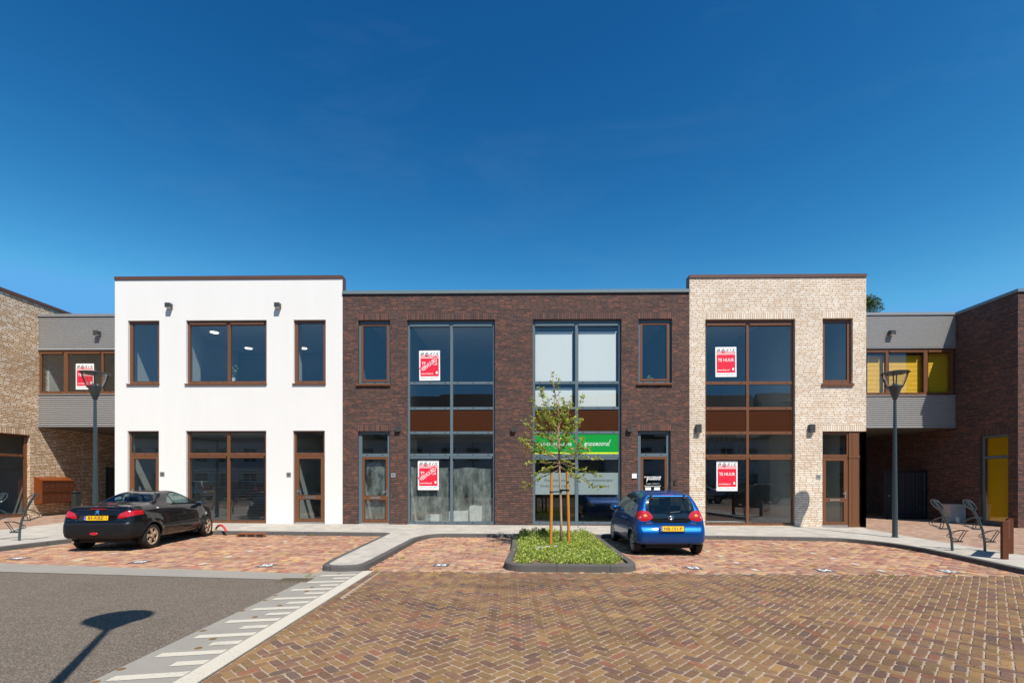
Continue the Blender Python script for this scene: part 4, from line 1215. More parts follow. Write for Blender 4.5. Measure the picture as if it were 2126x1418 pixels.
K = MB(); K.box(LXW - .3, LXW + .05, LY0 - .05, 33, ltop, ltop + .11); K.box(LXW - 9, LXW - .3, LY0 - .05, LY0 + .3, ltop, ltop + .11)
K.build("coping", M['coping_brown'], lf)
window(lf, atl, 15.3, lw_y1, lwz0, lwz1, rows=[(sz(62, 948.5, LXW), sz(62, 943.8, LXW))], cols=[(16.6, 16.68)], j=.12, top=.08, bot=.12, rec=.12, label="tall ground floor shop window")
I = MB(); I.box(LXW - 8.9, LXW - .35, LY0 + .1, 26, .05, .15, 0); I.box(LXW - 8.9, LXW - .35, LY0 + .1, 26, 3.6, 3.8, 0); I.box(LXW - 3.9, LXW - .35, lw_y1 + .35, lw_y1 + .45, .15, 3.6, 0); I.box(LXW - 7, LXW - 6.9, LY0 + .1, 26, .15, 3.6, 1)
for k in range(12): I.box(LXW - 3.2 - .28 * k, LXW - 2.9 - .28 * k, 17.0, 18.0, .15 + .2 * k, .2 + .2 * k, 1); I.box(LXW - 3.1 - .28 * k, LXW - 3.06 - .28 * k, 16.95, 17.0, .2 + .2 * k, 1.1 + .2 * k, 1)
I.build("inner_wall", [M['inner'], M['inner_dark']], lf)
place_children(lf)

rf = empty("dark_corner_building", (RXW + 4, 17, .05)); tag(rf, "dark brown brick building at the right edge with its side wall in shade", "building")
RY0 = sy(2113.5, RXW); rtop = sz(2113, 606.5, RXW)
ry0, ry1 = sy(2093, RXW), sy(2034, RXW); rz1 = sz(2060, 903.2, RXW); rz0 = sz(2093, 1092, RXW)
atr = lambda a, z, n: (RXW + n, a, z)
Rw = MB()
wall_sheet(Rw, RY0, 33, -.3, rtop, atr, [(ry0, ry1, rz0, rz1)], [(ry0 - .1, ry1 + .1, rz1, rz1 + .22)], flip=True)
wall_sheet(Rw, RXW + .001, RXW + 9, -.3, rtop, lambda a, z, n: (a, RY0 + n, z), [(RXW + .45, RXW + 4.2, .35, 3.35)], thick=.29)
Rw.face([(RXW, RY0 + .3, rtop - .2), (RXW + 9, RY0 + .3, rtop - .2), (RXW + 9, 33, rtop - .2), (RXW, 33, rtop - .2)], 2)
Rw.face([(RXW + 9, RY0, -.2), (RXW + 9, 33, -.2), (RXW + 9, 33, rtop), (RXW + 9, RY0, rtop)], 2)
Rw.build("wall", [M['brick_dark'], M['brick_dark_soldier'], M['inner']], rf)
K = MB(); K.box(RXW - .05, RXW + .3, RY0 + .3, 33, rtop, rtop + .1); K.box(RXW - .05, RXW + 9, RY0 - .05, RY0 + .3, rtop, rtop + .1)
K.box(RXW + .22, RXW + .30, RY0 - .06, RY0 + .2, rtop - .005, rtop + .105)
K.build("coping", M['coping_grey'], rf)
rw = window(rf, atr, ry0, ry1, rz0, rz1, rows=[(sz(2060, 951.5, RXW), sz(2060, 946.5, RXW))], mat='frame_grey', j=.09, top=.08, bot=.12, rec=.10, label="ground floor window with closed yellow blinds")
Yb = MB(); slats(Yb, (RXW + .22, ry0 + .06), (RXW + .22, ry1 - .06), rz0 + .1, rz1 - .08, .045, n=(1, 0))
Yb.build("slat_blind", M['blind_thin'], rw)
window(rf, lambda a, z, n: (a, RY0 + n, z), RXW + .45, RXW + 4.2, .35, 3.35, cols=[(RXW + 2.2, RXW + 2.27)], mat='frame_grey', j=.08, top=.08, bot=.1, rec=.10, glass='glass_clear', label="wide shop window in the front of the corner building")
Rr = MB(); Rr.box(RXW + .35, RXW + 5, RY0 + .5, 23, -.1, .02); Rr.box(RXW + 4.9, RXW + 5, RY0 + .4, 23, 0, 3.6); Rr.box(RXW + .35, RXW + 5, RY0 + .5, 23, 3.6, 3.8)
Rr.build("inner_wall", M['white'], rf)
place_children(rf)
# back walls that close the passages
for nm, lb_, x0, x1, m_ in (("passage_wall", "dark brick wall closing the left passage behind the gate", LXW + .01, WX0 - .01, 'brick_sand'), ("passage_wall", "dark brick wall closing the right passage behind the gate", CX1 + .01, RXW - .01, 'brick_dark')):
    P_ = MB(); P_.box(x0, x1, 32.7, 32.95, -.2, 3.75)
    tag(P_.build(nm, M[m_]), lb_, "wall")

# ------------------------------------------------------------------ things fixed to the fronts
def wall_lamp(x, z, w, h, d, label, y=YF, up=False):
    r_ = empty("wall_lamp", (x, y, z)); tag(r_, label, "wall lamp", "small dark wall lamps on the fronts")
    b = MB()
    b.box(-w / 2, w / 2, -d, -.012, -h / 2, h / 2)
    b.box(-w / 2 + .02, w / 2 - .02, -.012, 0.004, -h / 2 + .02, h / 2 - .02)
    b.build("housing", M['lamp_dark'], r_, bevel=.006)
    l = MB(); l.box(-w / 2 + .025, w / 2 - .025, -d + .02, -.03, -h / 2 - .004, -h / 2 + .002); l.build("lens", M['white'], r_)
for u, v, lb_ in ((354, 636.3, "small dark wall lamp high on the white front, left of the wide window"), (579, 636.0, "small dark wall lamp high on the white front, right of the wide window")):
    wall_lamp(fx(u), fz(u, v), .17, .15, .17, lb_)
for u, v, lb_ in ((826.7, 891.6, "small dark box lamp between the sheeted door and the tall window"), (1066.4, 892.4, "small dark box lamp on brick between the two tall windows"), (1306.5, 892.2, "small dark box lamp left of the black glazed door")):
    wall_lamp(fx(u), fz(u, v), .17, .11, .10, lb_)
for u, v, lb_ in ((1448.8, 889.8, "taller dark wall lamp at the left end of the beige brick front"), (1683.4, 889.8, "taller dark wall lamp left of the corner door on beige brick")):
    wall_lamp(fx(u), fz(u, v), .17, .28, .12, lb_)
wall_lamp(fx(205.5, YBR), fz(205.5, 693, YBR), .18, .16, .18, "small dark wall lamp on the left corrugated bridge block", YBR)
wall_lamp(fx(1848, YBR), fz(1848, 692, YBR), .18, .16, .18, "small dark wall lamp on the right corrugated bridge block", YBR)
for u, v, s, lb_ in ((337, 984, "48", "grey house number plate on white render beside the black car"), (599.5, 985.3, "50", "grey house number plate left of the door in the white building"),
                     (816.7, 986.4, "52", "grey house number plate on dark brick beside the sheeted door"), (1698.9, 989.6, "56", "grey house number plate on beige brick left of the corner door")):
    t = MB(); x, z = fx(u), fz(u, v)
    t.box(x - .075, x + .075, YF - .012, YF + .003, z - .075, z + .075)
    put_text(t, s, x, z, .075, .065, lambda a, b: (a, YF - .0135, b), 1, bold=.02)
    tag(t.build("house_number_plate", [plain("brushed_number_plate", (.34, .34, .35, 1) if u > 700 else (.22, .22, .22, 1), .4, .3), M['black']]), lb_, "number plate", "house number plates")
t = MB(); x, z = fx(1316.6), fz(1316.6, 987.8)
t.box(x - .08, x + .08, YF - .03, YF + .003, z - .08, z + .08)
t.box(x - .055, x + .055, YF - .033, YF - .03, z - .055, z + .055)
tag(t.build("doorbell_box", M['white'], bevel=.006), "white square box on dark brick left of the black glazed door", "box")
t = MB(); x, z = fx(1400.7), fz(1400.7, 1002)
t.box(x - .035, x + .035, YF - .03, YF + .003, z - .07, z + .07); t.lathe([(0, -.04), (.012, -.04), (.014, -.028)], (x, YF, z - .03), 10, 1, 'y')
tag(t.build("intercom", [M['blackmetal'], M['steel']], bevel=.005), "small black intercom right of the black glazed door", "intercom")

# ---- green shop sign, one panel in each bay under the brown panel
for (a, b_, k, lb_) in ((fx(1110.6), fx(1194.8), 0, "green shop sign panel with white capitals, half hidden by the tree"), (fx(1201), fx(1286), 1, "green shop sign panel with white handwriting and a lime stripe")):
    z0_, z1_ = Zb(942.2), Zb(900.2)
    t = MB(); t.box(a + .003, b_ - .003, YF + .112, YF + .125, z0_, z1_, 0)
    t.box(a + .004, b_ - .004, YF + .1095, YF + .1125, z0_ + .001, z0_ + .06, 1)
    pl = lambda q, z: (q, YF + .1095, z)
    if k == 0: put_text(t, "FYSIOTHERAPIE", (a + b_) / 2, Zb(921.8), 1.16, .10, pl, 2)
    else: script_word(t, a + .20, Zb(925.5), .115, lambda q, z: (q, YF + .112, z), 2)
    tag(t.build("shop_sign", [M['green'], M['lime'], M['white']]), lb_, "sign", "green sign panels of one shop front")

# ---- rent posters behind the glass
def poster(x0, z0, w, h, y, let, label, tilt=0.0):
    t = MB(); N = MB()
    c, s_ = math.cos(tilt), math.sin(tilt)
    def pl(n):
        def f(a, b):
            X, Z = (a - .5) * w, (b - .5) * h
            return (x0 + w / 2 + X * c - Z * s_, y - n, z0 + h / 2 + X * s_ + Z * c)
        return f
    def rect(a0, a1, b0, b1, n, m):
        f = pl(n); t.face([f(a0, b0), f(a1, b0), f(a1, b1), f(a0, b1)], m)
    f0, fb = pl(0), pl(-.004)
    rect(0, 1, 0, 1, 0, 0)
    t.face([fb(1, 0), fb(0, 0), fb(0, 1), fb(1, 1)], 0)
    put_text(t, "B", .15, .89, .165, .085, pl(.001), 2, shear=.3, bold=.012)
    t.face([pl(.001)(a, b) for a, b in ((.255, .848), (.305, .848), (.375, .915), (.435, .848), (.485, .848), (.375, .952))], 2)
    put_text(t, "S", .575, .89, .15, .085, pl(.001), 2, shear=.3, bold=.012)
    put_text(t, "I", .72, .89, .075, .085, pl(.001), 2, shear=.3, bold=.012)
    put_text(t, "S", .865, .89, .15, .085, pl(.001), 2, shear=.3, bold=.012)
    rect(.06, .94, .765, .84, .001, 4)
    t.face([pl(.002)(a, b) for a, b in ((.28, .80), (.45, .80), (.365, .89))], 3)
    put_text(t, "BEDRIJFSHUISVESTING", .5, .80, .80, .042, pl(.002), 0, bold=.03)
    rect(.06, .94, .14, .745, .001, 3)
    put_text(t, "TE HUUR", .5, .565, .76, .105, pl(.002), 0, bold=.012)
    put_text(t, "www.basis.nl", .38, .235, .56, .055, pl(.002), 0, bold=.012)
    rect(.80, .885, .22, .30, .002, 0)
    put_text(t, "(071) 5 233 277", .5, .075, .80, .062, pl(.001), 5, shear=.25)
    if let:
        ang = math.atan2(.42 * h, .82 * w)
        cx, cz, L_, B_h = .47, .535, .98 * w, .115 * h
        ca, sa = math.cos(ang), math.sin(ang)
        P = [(cx + (p * ca - q * sa) / w, cz + (p * sa + q * ca) / h) for p, q in ((-L_ / 2, -B_h * .85), (L_ / 2, -B_h * .85), (L_ / 2, B_h * .85), (-L_ / 2, B_h * .85))]
        t.face([pl(.003)(*p) for p in P], 6)
        vs, fs, tw, th = letters("VERHUURD", 1, 0, .008)
        o = []
        for p, q in vs:
            p, q = p * L_ * .92 / tw, q * B_h * 1.15 / th
            o.append(pl(.004)(cx + (p * ca - q * sa) / w, cz + (p * sa + q * ca) / h))
        t.geom(o, fs, 0)
    return tag(t.build("rent_poster", [M['white'], M['white'], M['black'], M['red'], M['pink'], M['greytext'], M['red']]), label, "poster", "estate agent's posters in the windows")
PY = YF + .120
def pst(u0, u1, v0, v1, let, lb_, Y=PY, tilt=0.0):
    poster(fx(u0, Y), fz(u0, v1, Y), fx(u1, Y) - fx(u0, Y), fz(u0, v0, Y) - fz(u0, v1, Y), Y, let, lb_, tilt)
pst(870.3, 913.5, 728, 790, True, "poster with a diagonal band in the upper pane of the dark brick building", tilt=.008)
pst(867.5, 911, 955.5, 1017, True, "poster with a diagonal band in front of the dust sheets", Y=YF + .120)
pst(1485.3, 1529, 720.5, 782.5, False, "plain rent poster upstairs in the beige brick building", tilt=.008)
pst(1487.5, 1531.3, 957, 1019, False, "plain rent poster downstairs in the beige brick building", Y=YF + .120)
pst(157.3, 195, 755, 808.5, False, "rent poster in the bridge block window behind the street lamp", Y=YBR + .042)

# ---- things inside, seen through the glass
def potted(name, cat, u, Y, z, label, pot_r, pot_h, leaf_h, n, pal, potm):
    r_ = empty(name, (fx(u, Y), Y, z)); tag(r_, label, cat)
    t = MB(); t.lathe([(0, 0), (pot_r * .75, 0), (pot_r, pot_h), (pot_r * .9, pot_h), (0, pot_h * .9)], (0, 0, 0), 16); t.build("pot", potm, r_, smooth=35)
    V, F, C = [], [], []; rg = random.Random(int(u))
    for _ in range(n): leafball(V, F, C, rg.gauss(0, leaf_h * .16), rg.gauss(0, .04), pot_h + leaf_h * rg.random(), .05, .05, 4, .10, pal, rg, .6, 1.0)
    m = MB(); m.v, m.f, m.m, m.uv = V, F, [0] * len(F), [None] * len(F)
    m.build("leaves", M['leaf'], r_, colors=C)
potted("potted_plant", "plant", 483, YF + .40, wz_u[0] + .06, "leafy plant in a pale vase inside the wide upper window of the white building", .10, .22, .42, 26, [(150, 172, 140), (120, 150, 112)], M['white'])
potted("flower_vase", "vase", 1350, YF + .30, bz_s[0] + .05, "small vase of flowers inside the right narrow upper window", .03, .10, .12, 10, [(196, 206, 186), (150, 176, 140)], M['white'])
for u, lb_ in ((1343.5, "small white cup left of the vase in the right narrow upper window"), (1361, "small white cup right of the vase in the right narrow upper window")):
    t = MB(); x_ = fx(u, YF + .30); t.lathe([(0, 0), (.04, 0), (.05, .08), (.045, .08), (.038, .01), (0, .008)], (x_, YF + .30, bz_s[0] + .075), 16)
    tag(t.build("cup", M['white'], smooth=35), lb_, "cup", "white cups on an upstairs window board")
r_ = empty("wrapped_goods", (fx(985, YF + 1.2), YF + 1.2, .14)); tag(r_, "pale wrapped goods on the floor behind the dust sheets", "wrapped goods")
for k, (dx, w_, h_) in enumerate(((-.55, .7, .42), (.25, .8, .62), (-1.5, .5, .3))):
    q = MB(); q.box(dx - w_ / 2, dx + w_ / 2, -.3, .3, 0, h_); q.build("parcel", M['white'], r_, bevel=.05)

# ---- mailbox bank on the left wall
mx = LXW; my0, my1 = sy(70, LXW), sy(137, LXW)
md = .36
mz1 = sz(100, 989.5, LXW); mf1 = sz(82, 998.5, LXW + md); mf0 = sz(82, 1045.2, LXW + md)
mb0 = empty("mailbox_bank", (LXW, (my0 + my1) / 2, mf0)); tag(mb0, "rust brown bank of ten mailboxes on the sand brick wall", "mailboxes")
t = MB()
X0, X1 = LXW + .002, LXW + md
ya, yb = my0, my1
prof = [(X0, mf0), (X1 - .03, mf0), (X1 - .03, mf1), (X1, mf1), (X1, mf1 + .03), (X0, mz1)]
t.face([(p[0], ya, p[1]) for p in prof], 0); t.face([(p[0], yb, p[1]) for p in prof[::-1]], 0)
for p, q in zip(prof, prof[1:]): t.face([(p[0], ya, p[1]), (p[0], yb, p[1]), (q[0], yb, q[1]), (q[0], ya, q[1])], 0)
t.build("case", M['corten'], mb0)
for i in range(5):
    for k in range(2):
        f = MB(); a = ya + (yb - ya) * i / 5; b_ = ya + (yb - ya) * (i + 1) / 5
        zb_ = mf0 + (mf1 - mf0) * k / 2; zt_ = mf0 + (mf1 - mf0) * (k + 1) / 2
        f.box(X1 - .03, X1 - .012, a + .008, b_ - .008, zb_ + .008, zt_ - .06, 0)
        f.box(X1 - .03, X1 - .004, a + .008, b_ - .008, zt_ - .052, zt_ - .012, 0)
        f.lathe([(.013, X1 - .012), (.013, X1 + .004), (0, X1 + .004)], (0, b_ - .10, (zb_ + zt_) / 2), 8, 1, 'x')
        f.build("mailbox_door", [M['corten_dark'], M['steel']], mb0)
place_children(mb0)

# ---- gates and fence of the passages
ge = empty("passage_gate", (LXW + 2, 21.6, .15)); tag(ge, "black metal gate and bars across the left passage", "gate")
zt = 1.74 + (994 - 970) * 21.6 / 1004
t = MB(); t.box(LXW + .55, LXW + 1.0, 21.6, 21.66, .2, zt); t.box(LXW + .5, LXW + .56, 21.58, 21.68, .15, zt + .05); t.box(LXW + 1.0, LXW + 1.06, 21.58, 21.68, .15, zt + .05)
t.build("gate_panel", M['blackmetal'], ge)
t = MB()
for k in range(30): t.box(LXW + 1.15 + k * .13, LXW + 1.17 + k * .13, 21.6, 21.62, .2, zt - .02)
for z in (.3, zt - .1): t.box(LXW + 1.06, WX0 - .05, 21.625, 21.66, z, z + .05)
t.build("bars", M['blackmetal'], ge); place_children(ge)
gy = 20.3
gr = empty("passage_gate", (fx(1866, gy), gy, .08)); tag(gr, "black slatted metal gate in the dark right passage", "gate")
a, b_ = fx(1837.5, gy), RXW - .05; zt = fz(1866, 977, gy)
t = MB(); t.box(a, a + .07, gy - .02, gy + .06, 0.02, zt); t.box(b_ - .07, b_, gy - .02, gy + .06, .02, zt); t.box(a + .07, b_ - .07, gy, gy + .04, zt - .08, zt); t.box(a + .07, b_ - .07, gy, gy + .04, .08, .16)
t.build("gate_frame", M['blackmetal'], gr)
t = MB()
nn = 11
for k in range(nn):
    x = a + .09 + (b_ - a - .2) * k / nn
    t.box(x, x + (b_ - a) / nn * .62, gy + .005, gy + .03, .16, zt - .08)
t.build("gate_slats", plain("dark_blue_grey_slat", (.02, .026, .034, 1), .35), gr)
t = MB(); t.lathe([(0, -.07), (.02, -.06), (.02, -.02)], (a + .14, gy, 1.05), 10, 0, 'y'); t.build("handle", M['steel'], gr)
place_children(gr)

# ---- litter bin and grey cabinet
bx_, by_ = LXW + .40, sy(157, LXW + .4)
z = ZP(bx_, by_)
t = MB(); t.box(bx_ - .13, bx_ + .13, by_ - .13, by_ + .13, z + .28, z + .86); t.box(bx_ - .05, bx_ + .05, by_ - .05, by_ + .05, z - .05, z + .28); t.box(bx_ - .145, bx_ + .145, by_ - .145, by_ + .145, z + .90, z + .96)
t.box(bx_ - .11, bx_ + .11, by_ - .11, by_ + .11, z + .86, z + .90); t.lathe([(0, -.2), (.012, -.2), (.012, -.188)], (bx_ + .05, by_ + .06, z + .8), 8, 1, 'y')
tag(t.build("litter_bin", [plain("dark_bin_paint", (.03, .036, .036, 1), .45), M['steel']], bevel=.01), "dark litter bin under the right end of the mailboxes", "bin")
cy_ = sy(2006, RXW - .04)
cx0, cx1 = fx(1973, cy_), RXW - .04
cz = ZP(cx0, cy_) - .03; ch = fz(1980, 1047, cy_) - cz
t = MB(); t.box(cx0, cx1, cy_, cy_ + .4, cz, cz + .08, 1); t.box(cx0 + .012, cx1, cy_ + .012, cy_ + .38, cz + .08, cz + ch - .05, 0); t.box(cx0 - .01, cx1, cy_ - .01, cy_ + .42, cz + ch - .05, cz + ch, 0)
t.box((cx0 + cx1) / 2 - .003, (cx0 + cx1) / 2 + .003, cy_ + .008, cy_ + .013, cz + .09, cz + ch - .06, 1)
tag(t.build("utility_cabinet", [M['cabinet'], M['trim_grey']], bevel=.008), "grey utility cabinet against the shaded dark brick wall", "cabinet")
# ------------------------------------------------------------------ STREET FURNITURE
def street_lamp(x, y, z, top, label, hs=1.0):
    r_ = empty("street_lamp", (x, y, z)); tag(r_, label, "street lamp", "street lamps")
    hh = top - z
    zc = hh - .80 * hs                                       # collar of the head
    t = MB(); t.tube([(0, 0, -.1), (0, 0, 0), (0, 0, .9), (0, 0, 1.3), (0, 0, zc + .02)], [.068, .068, .066, .060, .038], 16)
    t.lathe([(.085, 0), (.085, .02), (.07, .03)], (0, 0, 0), 16)
    t.build("pole", M['pole'], r_, smooth=35)
    t = MB(); t.lathe([(.044, zc - .02), (.06, zc), (.175 * hs, zc + .34 * hs), (.18 * hs, zc + .36 * hs), (.15 * hs, zc + .37 * hs), (0, zc + .37 * hs)], (0, 0, 0), 28)
    for k in range(4):
        a = R(45 + 90 * k)
        P = [(.165 * hs, zc + .30 * hs), (.215 * hs, zc + .42 * hs), (.27 * hs, zc + .58 * hs), (.305 * hs, zc + .74 * hs)]
        t.tube([(p * math.cos(a), p * math.sin(a), q) for p, q in P], .017 * hs, 6)
    t.build("lamp_base", M['lamp_dark'], r_, smooth=35)
    t = MB(); t.lathe([(0, hh), (.12 * hs, hh), (.125 * hs, hh - .012), (.20 * hs, hh - .022), (.34 * hs, hh - .045), (.355 * hs, hh - .06), (.34 * hs, hh - .075), (.28 * hs, hh - .078), (0, hh - .07)], (0, 0, 0), 36)
    t.build("lamp_cap", M['lamp_dark'], r_, smooth=40)
    t = MB(); t.lathe([(.15 * hs, zc + .37 * hs), (.20 * hs, zc + .46 * hs), (.245 * hs, zc + .58 * hs), (.28 * hs, zc + .722 * hs)], (0, 0, 0), 28)
    t.build("lamp_glass", M['glass_lamp'], r_, smooth=True)
    t = MB(); t.lathe([(.07 * hs, zc + .37 * hs), (.07 * hs, zc + .42 * hs), (.05 * hs, zc + .44 * hs), (0, zc + .44 * hs)], (0, 0, 0), 16)
    t.build("bulb_holder", M['steel'], r_, smooth=35)
    return r_
x, y = gp(1858, 1115.3, .10)
street_lamp(x, y, ZP(x, y), EYE + (994 - 774) * y / 1004 + .02, "grey green street lamp on the right spur in front of the yellow blinds")
xl = fx(197.5, 13.85)
street_lamp(xl, 13.85, ZP(xl, 13.85), EYE + (994 - 768.5) * 13.9 / 1004, "grey green street lamp behind the black convertible")
street_lamp(-2.98, 2.36, G(-3), 5.86, "street lamp beside the viewer, seen by its shadow on the asphalt")

def bike_rack(x, y, s, label, sc=1.0):
    r_ = empty("bike_rack", (x, y, ZP(x, y))); tag(r_, label, "bike rack", "curved bike racks on the spurs")
    P = [(0.006, -.1), (0, 0), (-.004, .12), (-.013, .254), (-.057, .483), (-.14, .71), (-.229, .877), (-.305, 1.016), (-.426, 1.175)]
    t = MB(); t.tube([(s * a * sc, 0, b * sc) for a, b in P], .026, 12); t.build("post", M['galv'], r_, smooth=40)
    d = Vector((-.121 * s, 0, .159)).normalized(); c = Vector((s * -.352, 0, 1.078)) * sc
    t = MB(); t.tube([c + d * .155 * math.cos(a) + Vector((0, 1, 0)) * .125 * math.sin(a) for a in [2 * math.pi * k / 28 for k in range(28)]], .0125, 8, closed=True)
    t.build("ring", M['galv'], r_, smooth=40)
    for nm, zb, x0, x1, loop in (("wheel_holder", .215, 0.0, .235, [(.15, .225), (.29, .44), (.335, .462), (.20, .482), (.05, .455), (-.08, .385), (-.115, .345), (-.08, .322), (.03, .300), (.10, .25)]),
                                 ("wheel_holder", .515, -.05, -.29, [(-.29, .53), (-.36, .565), (-.50, .61), (-.535, .640), (-.50, .695), (-.345, .768), (-.2, .785), (-.085, .777), (-.14, .71), (-.23, .64), (-.25, .545)])):
        t = MB(); t.bar((s * x0 * sc, 0, zb), (s * x1 * sc, 0, zb), .035, .03)
        xm = .165 if x0 == 0 else -.24
        for k, q in enumerate((-.032, .032)):
            L = []
            for dx, z in loop:
                dY = (xm - dx) / .88
                L.append((s * (xm + q), -abs(0) + dY * .95, z - .12 * dY))
            t.tube(L, .0085, 7, closed=True)
        t.build(nm, M['blackmetal'] if x0 == 0 else M['galv'], r_, smooth=40)
    return r_
for (u, v, s, lb_) in ((1977, 1143, 1, "curved grey bike rack nearest the right street lamp"), (2045, 1143.5, 1, "curved grey bike rack beside the brown board posts")):
    x, y = gp(u, v, .10); bike_rack(x, y, s, lb_)
x, y = gp(40, 1122, .10); bike_rack(x, y, -1, "curved grey bike rack in front of the mailboxes", 1.0)
bike_rack(x - .80, y - .02, -1, "curved grey bike rack cut by the left edge of the picture", 1.0)

# board on two rust posts, seen edge on
(xa, ya), (xb, yb) = gp(2085.5, 1160.5, .10), gp(2096.5, 1149, .10)
r_ = empty("information_board", ((xa + xb) / 2, (ya + yb) / 2, ZP(xa, ya))); tag(r_, "low board on two rust brown posts, seen edge on", "board")
d = Vector((xb - xa, yb - ya, 0)); d.normalize(); nrm = Vector((-d.y, d.x, 0))
hx = Vector(((xb - xa) / 2, (yb - ya) / 2, 0))
for sgn in (-1, 1):
    t = MB(); c = hx * sgn
    t.box(c.x - .06, c.x + .06, c.y - .028, c.y + .028, -.05, .79); t.build("post", M['corten_dark'], r_)
t = MB(); t.bar(-hx + d * .03 + Vector((0, 0, .555)), hx - d * .03 + Vector((0, 0, .555)), .018, .44, up=(0, 0, 1)); t.build("panel", M['corten_dark'], r_)

# ------------------------------------------------------------------ TREES
def crown_mesh(twigs, rg, pal, dens, size, spread, k=1.0):
    V, F, C = [], [], []
    for P in twigs:
        for a, b in zip(P, P[1:]):
            a, b = Vector(a), Vector(b); n = max(1, int((b - a).length * dens * rg.uniform(.7, 1.3)))
            for _ in range(n):
                p = a.lerp(b, rg.random())
                leafball(V, F, C, p.x + rg.gauss(0, spread), p.y + rg.gauss(0, spread), p.z + rg.gauss(0, spread * .6), .03, .03, 4, size, pal, rg, -.2, k * rg.uniform(.7, 1.2))
    return V, F, C
rg = random.Random(21)
TX, TY = gp(1165, 1124, .10); TY = 11.9; TX = fx(1164.5, TY)
tz = G(TX) + .08
tree = empty("young_tree", (TX, TY, tz)); tag(tree, "young staked tree with thin upright branches in the planted bed", "tree")
def tp(u, v, dy=0.0): return Vector((fx(u, TY + dy) - TX, dy, fz(u, v, TY + dy) - tz))
base = tp(1165, 1123); base.z = -.05
trunk = [base, tp(1165, 1080), tp(1164, 1030), tp(1162, 985), tp(1161, 950), tp(1160, 900), tp(1158, 850), tp(1150, 800), tp(1144, 770)]
tr = [.034, .031, .029, .026, .023, .017, .011, .007, .004]
ends = [(962, 1080, 966, -.2), (945, 1088, 905, .1), (950, 1075, 912, -.25), (975, 1079, 1020, .2), (955, 1255, 953, -.1), (960, 1240, 990, .15), (968, 1241, 1018, -.2), (930, 1105, 825, .15), (915, 1100, 860, -.2), (925, 1122, 806, 0),
        (905, 1146, 770, .1), (900, 1160, 786, -.1), (925, 1187, 822, .15), (930, 1208, 822, -.1), (920, 1206, 870, .2), (935, 1228, 935, -.25), (945, 1212, 912, .1), (890, 1172, 840, .25), (900, 1130, 850, -.3), (935, 1118, 880, .3),
        (940, 1178, 905, -.35), (950, 1200, 945, .3), (955, 1120, 930, -.3), (948, 1140, 985, .25), (940, 1190, 985, -.2), (915, 1092, 880, .05), (928, 1150, 868, .35), (920, 1195, 862, -.3), (965, 1110, 985, -.1), (970, 1205, 1000, .1),
        (910, 1136, 828, -.1), (918, 1182, 850, .05), (942, 1100, 940, .2), (930, 1126, 900, -.4)]
B = MB(); B.tube([p for p in trunk], tr, 10)
twigs = []
def tpt(s):                                                  # point on the trunk at photo height v
    for p, q in zip(trunk, trunk[1:]):
        zp = fz(1162, s, TY) - tz
        if p.z <= zp <= q.z: return p.lerp(q, (zp - p.z) / (q.z - p.z))
    return trunk[-1].copy()
for (v0, u1, v1, dy) in ends:
    a = tpt(v0); b = tp(u1, v1, dy)
    mid_ = a.lerp(b, .45); mid_.z += -.10 * (b - a).length if v1 < v0 - 30 else .08 * (b - a).length * (1 if v1 < v0 + 20 else -.3)
    mid_.x += (b.x - a.x) * .18
    P = []
    for k in range(8):
        t_ = k / 7
        q = a * (1 - t_) ** 2 + mid_ * 2 * t_ * (1 - t_) + b * t_ * t_
        q += Vector((rg.gauss(0, .012), rg.gauss(0, .012), rg.gauss(0, .012))) * (1 if k else 0)
        P.append(q)
    B.tube(P, [.0095 - .007 * (k / 7) for k in range(8)], 6)
    twigs.append(P[2:])
    for _ in range(rg.randint(3, 5)):
        i = rg.randint(2, 6); q = P[i]; dr = (P[min(i + 1, 7)] - P[i - 1]).normalized()
        e = q + dr * rg.uniform(.10, .28) + Vector((rg.gauss(0, .10), rg.gauss(0, .10), rg.uniform(.0, .18)))
        m_ = q.lerp(e, .5) + Vector((0, 0, -.01))
        B.tube([q, m_, e], [.006, .004, .0025], 5); twigs.append([q, m_, e])
B.build("trunk", M['bark'], tree, smooth=True)
V, F, C = crown_mesh(twigs, rg, [(156, 166, 62), (138, 152, 52), (122, 138, 50), (176, 176, 86), (104, 122, 46)], 24, .064, .030, 1.35)
mb = MB(); mb.v, mb.f, mb.m, mb.uv = V, F, [0] * len(F), [None] * len(F)
mb.build("crown", M['leaf'], tree, colors=C)
for (u0, v0, v1, u1, lb_) in ((1143, 1133, 984, 1145, "left wooden stake of the young tree"), (1181.5, 1126, 979, 1177.5, "right wooden stake of the young tree")):
    y = 11.55 if u0 < 1160 else 11.75
    a = Vector((fx(u0, y), y, G(1) - .05)); b = Vector((fx(u1, y), y, fz(u1, v1, y)))
    r_ = empty("tree_stake", tuple(a)); tag(r_, lb_, "stake", "stakes of the young tree")
    t = MB(); t.tube([(0, 0, 0), tuple((b - a) * .5 + Vector((.006, 0, 0))), tuple(b - a)], [.040, .037, .034], 14); t.build("post", M['stake'], r_, smooth=35)
    zz = fz(u0, 1017.5 if u0 > 1160 else 1021, y) - a.z
    f = zz / (b - a).z; c = (b - a) * f
    t = MB(); e = Vector((TX - a.x, TY - a.y, zz))
    wv = .022 if u0 > 1160 else .014
    nr = (e - c).cross(Vector((0, 0, 1))).normalized()
    for s in (-1, 1):
        o = nr * .036 * s
        P = [c + o - Vector((0, 0, wv)), e + o - Vector((0, 0, wv)), e + o + Vector((0, 0, wv)), c + o + Vector((0, 0, wv))]
        t.face(P)
    t.lathe([(.043, -wv), (.043, wv)], tuple(c), 14); t.lathe([(.036, -wv), (.036, wv)], tuple(e), 14)
    t.build("tie_band", M['rubber'], r_)

